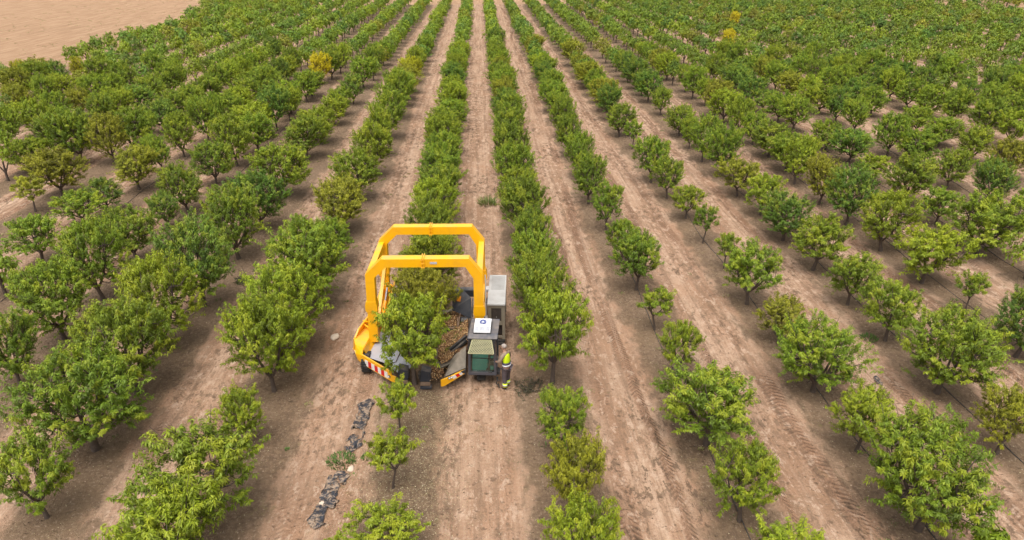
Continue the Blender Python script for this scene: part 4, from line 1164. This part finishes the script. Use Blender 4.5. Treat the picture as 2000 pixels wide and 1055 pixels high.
b = NB(); box(b, (0, .30, .60), (EW - .18, .42, .46)); box(b, (0, 1.5, .75), (EW - .2, 1.6, .8)); obj('engine', b, M['black_panel'], eh, bevel=.03)
b = NB(); bar(b, (-EW / 2 + .02, .0, .15), (EW / 2, .0, .15), .14, .09); bar(b, (-EW / 2 + .02, ED - .1, .15), (EW / 2, ED - .1, .15), .14, .09); box(b, (0, .02, .055), (EW - .1, .26, .11)); obj('housing_skid', b, M['belt'], eh, bevel=.02)
for a_, c_, w_, h_ in ((L(-.02, 24.35, 1.45), L(.28, 24.35, 1.45), .30, .10), (L(.0, 22.62, .98), L(.20, 22.62, .98), .22, .07), (L(.0, 22.62, 1.12), L(.20, 22.62, 1.12), .20, .05)):
    b = NB(); bar(b, a_, c_, w_, h_); obj('support_bar', b, M['white'], hv, bevel=.01)
b = NB(); bar(b, L(-.02, 22.8, 1.30), L(.22, 24.2, 1.38), .05, .06); obj('feed_pipe', b, M['black_panel'], hv)

# ------------------------------------------------------------------ harvested almonds (a heap nobody could count)
def hulls(pos, size, r2, tone_lo=0.0, tone_hi=1.0):
    n = len(pos)
    a = unit(r2.normal(size=(n, 3))); b_ = unit(np.cross(a, r2.normal(size=(n, 3)))); c_ = np.cross(a, b_)
    s = size * r2.uniform(.7, 1.25, n)[:, None]
    V = np.stack([pos + a * s, pos - a * s, pos + b_ * s * .62, pos - b_ * s * .62, pos + c_ * s * .42, pos - c_ * s * .42], 1).reshape(-1, 3)
    F = np.array([[0, 2, 4], [2, 1, 4], [1, 3, 4], [3, 0, 4], [2, 0, 5], [1, 2, 5], [3, 1, 5], [0, 3, 5]])
    F = (F[None] + (np.arange(n) * 6)[:, None, None]).reshape(-1, 3)
    K = np.zeros((n, 6, 4)); K[..., 0] = r2.uniform(tone_lo, tone_hi, n)[:, None] ** 1.2; K[..., 3] = 1
    return V, F, K.reshape(-1, 4)
r2 = np.random.default_rng(44)
def heap_top(x, y):
    u = (x + 1.75) / 1.15                   # 0 at the trunk side, 1 at the wall
    return .50 + .46 * u + .16 * np.exp(-((x + 1.05) / .42) ** 2) * np.exp(-((y - 21.7) / 1.0) ** 2) + .05 * vnoise(x * 3, y * 3, 5)
n = 7000
hx = r2.uniform(-1.72, -.64, n); hy = r2.uniform(20.3, 23.9, n)
keep = (hx > -1.72 + .25 * np.clip(20.9 - hy, 0, 1)) & ~((hy < 20.95) & (hx > -1.3 + (hy - 20.3) * .8))
hx, hy = hx[keep], hy[keep]
hp_ = np.stack([hx, hy, heap_top(hx, hy) - .03 * r2.uniform(size=len(hx)) + .03], 1)
n = 420
g1 = np.stack([r2.normal(-1.72, .14, n), r2.normal(20.1, .22, n), r2.uniform(.40, .50, n)], 1)
n = 900
g2 = np.stack([r2.uniform(-1.62, -1.06, n), r2.uniform(22.3, 22.95, n), np.zeros(n)], 1); g2[:, 2] = .90 + .13 * (g2[:, 1] - 22.3) + .08 * (g2[:, 0] + 1.6) + r2.uniform(0, .06, n)
V, F, K = hulls(np.concatenate([hp_, g1, g2]), .032, r2)
# the body of the heap below the loose hulls
xs_, ys_ = np.meshgrid(np.linspace(-1.74, -.62, 26), np.linspace(20.6, 23.95, 60))
zz = heap_top(xs_, ys_) - .01
top_ = np.stack([xs_, ys_, zz], -1).reshape(-1, 3); bot_ = top_.copy(); bot_[:, 2] -= .10
i_ = np.arange(60 * 26).reshape(60, 26)
Fq = np.stack([i_[:-1, :-1], i_[:-1, 1:], i_[1:, 1:], i_[1:, :-1]], -1).reshape(-1, 4)
Ft = np.concatenate([Fq[:, :3], Fq[:, [0, 2, 3]]])
V2 = np.concatenate([V, top_, bot_]); F2 = np.concatenate([F, Ft + len(V), Ft[:, ::-1] + len(V) + len(top_)])
K2 = np.concatenate([K, np.tile([.12, 0, 0, 1], (len(top_) * 2, 1))])
al = link('almond_heap', np_mesh('almond_heap', V2, F2, M['almond'], cols=K2))
tag(al, 'heap of brown almonds in their hulls on the catching tray of the harvester', 'almonds', kind='stuff')
# cut leaves mixed on the heap's near edge
n = 60
st_ = np.stack([r2.uniform(-1.45, -.75, n), r2.uniform(20.75, 22.6, n), np.zeros(n)], 1); st_[:, 2] = heap_top(st_[:, 0], st_[:, 1]) + .03
V, K = leaves_along(r2, st_, unit(r2.normal(size=(n, 3)) * np.array([1, 1, .3])), r2.uniform(.08, .2, n), 9, .085, .2, r2.uniform(.2, .6, n), .1)
lv = link('loose_leaves', np_mesh('loose_leaves', V, np.arange(len(V)).reshape(-1, 4), M['leaf'], cols=K))
lv.color = (.13, .13, .025, 1)
tag(lv, 'loose green leaves shaken onto the heap of almonds', 'leaves', kind='stuff')

# ------------------------------------------------------------------ the man
def skinned(name, joints, edges, mat, parent, sub=2, root=0):
    """one continuous surface grown round connected joints (x, y, z, rx, ry)"""
    me = bpy.data.meshes.new(name)
    me.from_pydata([j[:3] for j in joints], edges, [])
    o = bpy.data.objects.new(name, me); COL.objects.link(o)
    sk = o.modifiers.new('skin', 'SKIN'); sk.use_smooth_shade = True; sk.branch_smoothing = .6
    ss = o.modifiers.new('sub', 'SUBSURF'); ss.levels = sub; ss.render_levels = sub
    for i, v in enumerate(me.skin_vertices[0].data):
        j = joints[i]; v.radius = (j[3], j[4] if len(j) > 4 else j[3]); v.use_root = (i == root)
    dg = bpy.context.evaluated_depsgraph_get()
    nm = bpy.data.meshes.new_from_object(o.evaluated_get(dg))
    bpy.data.objects.remove(o); bpy.data.meshes.remove(me)
    nm.materials.clear(); nm.materials.append(mat); nm.name = name
    nm.polygons.foreach_set('use_smooth', [True] * len(nm.polygons))
    return link(name, nm, parent)

# built facing +y (x to his right), then turned to face the cab door
man = empty('person', (0.72, 19.66, GH(0.72, 19.66)), rad(50))
tag(man, 'man in yellow hi-vis vest and dark trousers standing at the cab door, head bowed', 'person')
# pelvis, spine, neck, head: leaning a little forward
J = [
    (0, 0, .93, .135, .105),          # 0 pelvis
    (0, .01, 1.12, .130, .100),       # 1 waist
    (0, .035, 1.30, .150, .108),      # 2 chest
    (0, .055, 1.44, .085, .075),      # 3 neck root
    (0, .085, 1.51, .056, .056),      # 4 neck
    (0, .115, 1.585, .074, .086),     # 5 jaw
    (0, .125, 1.665, .080, .098),     # 6 skull
    (0, .12, 1.725, .055, .066),      # 7 crown
    (-.17, .04, 1.405, .062, .062),   # 8 left shoulder
    (-.235, .12, 1.16, .045, .045),   # 9 left elbow
    (-.20, .345, 1.08, .032, .032),   # 10 left wrist
    (.17, .04, 1.405, .062, .062),    # 11 right shoulder
    (.245, .075, 1.15, .045, .045),   # 12 right elbow
    (.20, .29, 1.04, .032, .032),     # 13 right wrist
    (-.095, .0, .86, .100, .100),     # 14 left hip
    (-.105, .025, .50, .066, .066),   # 15 left knee
    (-.11, -.02, .09, .045, .045),    # 16 left ankle
    (.095, .0, .86, .100, .100),      # 17 right hip
    (.115, .055, .49, .066, .066),    # 18 right knee
    (.125, .05, .09, .045, .045),     # 19 right ankle
    (-.11, .12, .045, .038, .032), (.125, .19, .045, .038, .032),   # 20, 21 toes
    (0, .205, 1.655, .012, .014), (0, .225, 1.625, .016, .014),     # 22 nose bridge, 23 nose tip
    (-.195, .425, 1.075, .040, .022), (.19, .37, 1.015, .040, .022), # 24, 25 palms
]
Eb = [(0, 1), (1, 2), (2, 3), (3, 4), (4, 5), (5, 6), (6, 7), (3, 8), (8, 9), (9, 10), (3, 11), (11, 12), (12, 13), (0, 14), (14, 15), (15, 16), (0, 17), (17, 18), (18, 19), (16, 20), (19, 21), (6, 22), (22, 23), (10, 24), (13, 25)]
# fingers and thumb rooted in the palms, bent, unequal
for side, palm in ((-1, 24), (1, 25)):
    px_, py_, pz_ = J[palm][:3]
    for fi, (ox, ln_) in enumerate(((-.028, .062), (-.009, .072), (.010, .068), (.028, .052))):
        b0 = len(J)
        J.append((px_ + ox, py_ + .045, pz_ - .004, .009, .009)); J.append((px_ + ox * 1.1, py_ + .045 + ln_ * .6, pz_ - .018, .0085, .0085)); J.append((px_ + ox * 1.1, py_ + .045 + ln_ * .85, pz_ - .05, .0075, .0075))
        Eb += [(palm, b0), (b0, b0 + 1), (b0 + 1, b0 + 2)]
    b0 = len(J); tx = -side
    J.append((px_ + tx * .045, py_ + .0, pz_ - .012, .010, .010)); J.append((px_ + tx * .060, py_ + .045, pz_ - .03, .009, .009))
    Eb += [(palm, b0), (b0, b0 + 1)]
skinned('body', J, Eb, M['skin'], man)
def grow(i, k, d=(0, 0, 0)): j = J[i]; return (j[0] + d[0], j[1] + d[1], j[2] + d[2], j[3] + k, (j[4] if len(j) > 4 else j[3]) + k)
lerp = lambda i, j, f, k: tuple(J[i][a] * (1 - f) + J[j][a] * f for a in range(3)) + (J[i][3] * (1 - f) + J[j][3] * f + k, J[i][4] * (1 - f) + J[j][4] * f + k)
skinned('trousers', [grow(0, .022, (0, 0, .03)), grow(14, .018), lerp(14, 15, .5, .024), grow(15, .022), lerp(15, 16, .55, .026), lerp(15, 16, .95, .030), grow(17, .018), lerp(17, 18, .5, .024), grow(18, .022), lerp(18, 19, .55, .026), lerp(18, 19, .95, .030)],
        [(0, 1), (1, 2), (2, 3), (3, 4), (4, 5), (0, 6), (6, 7), (7, 8), (8, 9), (9, 10)], M['trouser'], man)
skinned('shirt', [grow(1, .014, (0, 0, -.10)), grow(1, .016), grow(2, .015), grow(3, .012), grow(4, .012, (0, -.006, -.02)), grow(8, .016), lerp(8, 9, .55, .020), grow(9, .016), lerp(9, 10, .55, .014), grow(11, .016), lerp(11, 12, .55, .020), grow(12, .016), lerp(12, 13, .55, .014)],
        [(0, 1), (1, 2), (2, 3), (3, 4), (3, 5), (5, 6), (6, 7), (7, 8), (3, 9), (9, 10), (10, 11), (11, 12)], M['shirt'], man)
vest = skinned('vest', [(0, .0, 1.02, .162, .128), (0, .01, 1.14, .158, .126), (0, .035, 1.30, .176, .134), (0, .045, 1.395, .160, .115), (0, .05, 1.445, .10, .088)], [(0, 1), (1, 2), (2, 3), (3, 4)], M['hivis'], man)
def band(name, c, rx, ry, h, th, mat, parent, tilt=0.0, seg=36):
    b = NB(); V_ = []
    for i in range(seg):
        t_ = 2 * math.pi * i / seg; ca, sa = math.cos(t_), math.sin(t_)
        ring = []
        for q_, zz_ in ((0, -h / 2), (th, -h / 2), (th, h / 2), (0, h / 2)):
            ring.append(b.verts.new((c[0] + ca * (rx + q_), c[1] + sa * (ry + q_), c[2] + zz_ + tilt * sa)))
        V_.append(ring)
    for i in range(seg):
        for k in range(4): b.faces.new((V_[i][k], V_[(i + 1) % seg][k], V_[(i + 1) % seg][(k + 1) % 4], V_[i][(k + 1) % 4]))
    return obj(name, b, mat, parent, smooth=True)
band('waist_band', (0, .006, 1.075), .163, .130, .095, .010, M['navy'], man)
band('reflective_band', (0, .0, 1.005), .165, .132, .060, .012, M['reflect'], man)
for i, j in ((15, 16), (18, 19)):
    c_ = [J[i][a] * .30 + J[j][a] * .70 for a in range(3)]
    band('ankle_band', c_, .073, .073, .15, .008, M['hivis'], man); band('ankle_stripe', (c_[0], c_[1], c_[2] + .0), .0815, .0815, .045, .004, M['reflect'], man)
for a_, t_ in ((16, 20), (19, 21)):
    x_, y_, z_ = J[a_][:3]
    skinned('boot', [(x_, y_ - .035, .055, .050, .045), (x_, y_ + .07, .052, .050, .040), (x_, y_ + .165, .045, .042, .034), (x_, y_ - .02, .16, .052, .052)], [(0, 1), (1, 2), (0, 3)], M['boot'], man)
# close-cropped hair and ears, eyes
b = NB(); bmesh.ops.create_uvsphere(b, u_segments=24, v_segments=16, radius=1)
for v in b.verts: v.co = Vector((v.co.x * .089, v.co.y * .108, v.co.z * .082))
bmesh.ops.delete(b, geom=[v for v in b.verts if v.co.z < -.062 or (v.co.y > .050 and v.co.z < .040)], context='VERTS')
hh = obj('hair', b, M['hair'], man, smooth=True); hh.location = (0, .112, 1.688); hh.rotation_euler = (rad(-14), 0, 0)
b = NB()
for sx in (-1, 1):
    bmesh.ops.create_uvsphere(b, u_segments=10, v_segments=8, radius=1, matrix=Matrix.Translation((sx * .086, .112, 1.642)) @ Matrix.Diagonal((.011, .022, .032, 1)))
obj('ears', b, M['skin'], man, smooth=True)
b = NB()
for sx in (-1, 1): bmesh.ops.create_uvsphere(b, u_segments=10, v_segments=8, radius=.011, matrix=Matrix.Translation((sx * .032, .207, 1.660)))
obj('eyes', b, M['boot'], man, smooth=True)

# ------------------------------------------------------------------ light, sky, camera
SUN_EL, SUN_AZ = rad(70), rad(200)      # azimuth clockwise from +y: behind the camera, a little to its left
w = bpy.data.worlds.new('World'); scn.world = w; w.use_nodes = True
wt = w.node_tree; wt.nodes.clear()
sky = wt.nodes.new('ShaderNodeTexSky'); sky.sky_type = 'NISHITA'; sky.sun_disc = False
sky.sun_elevation = SUN_EL; sky.sun_rotation = SUN_AZ
sky.air_density = 1.0; sky.dust_density = 5.0; sky.ozone_density = 1.0
hs = wt.nodes.new('ShaderNodeHueSaturation'); hs.inputs['Saturation'].default_value = 0.16
bg = wt.nodes.new('ShaderNodeBackground'); bg.inputs['Strength'].default_value = 0.15
wo = wt.nodes.new('ShaderNodeOutputWorld')
wt.links.new(sky.outputs[0], hs.inputs['Color']); wt.links.new(hs.outputs[0], bg.inputs[0]); wt.links.new(bg.outputs[0], wo.inputs[0])

sl = bpy.data.lights.new('sun', 'SUN'); sl.energy = 1.3; sl.angle = rad(48); sl.color = (1.0, 0.93, 0.82)
so = bpy.data.objects.new('sun', sl); COL.objects.link(so)
dv = Vector((math.sin(SUN_AZ) * math.cos(SUN_EL), math.cos(SUN_AZ) * math.cos(SUN_EL), math.sin(SUN_EL)))
so.rotation_euler = dv.to_track_quat('Z', 'Y').to_euler(); so.location = dv * 60

cd = bpy.data.cameras.new('camera'); cam = bpy.data.objects.new('camera', cd); COL.objects.link(cam)
cd.lens = 24; cd.sensor_width = 36; cd.clip_end = 4000; cd.clip_start = 0.1
cam.location = (0, 0, CAM_H); cam.rotation_euler = (math.pi / 2 - PITCH, 0, -YAW)
scn.camera = cam

scn.view_settings.view_transform = 'Standard'; scn.view_settings.look = 'None'
scn.view_settings.gamma = 1.0; scn.view_settings.exposure = 0.74
try:
    scn.cycles.use_denoising = True
    scn.cycles.denoiser = 'OPENIMAGEDENOISE'
    scn.cycles.max_bounces = 6; scn.cycles.transparent_max_bounces = 8
except Exception as e: print(e)
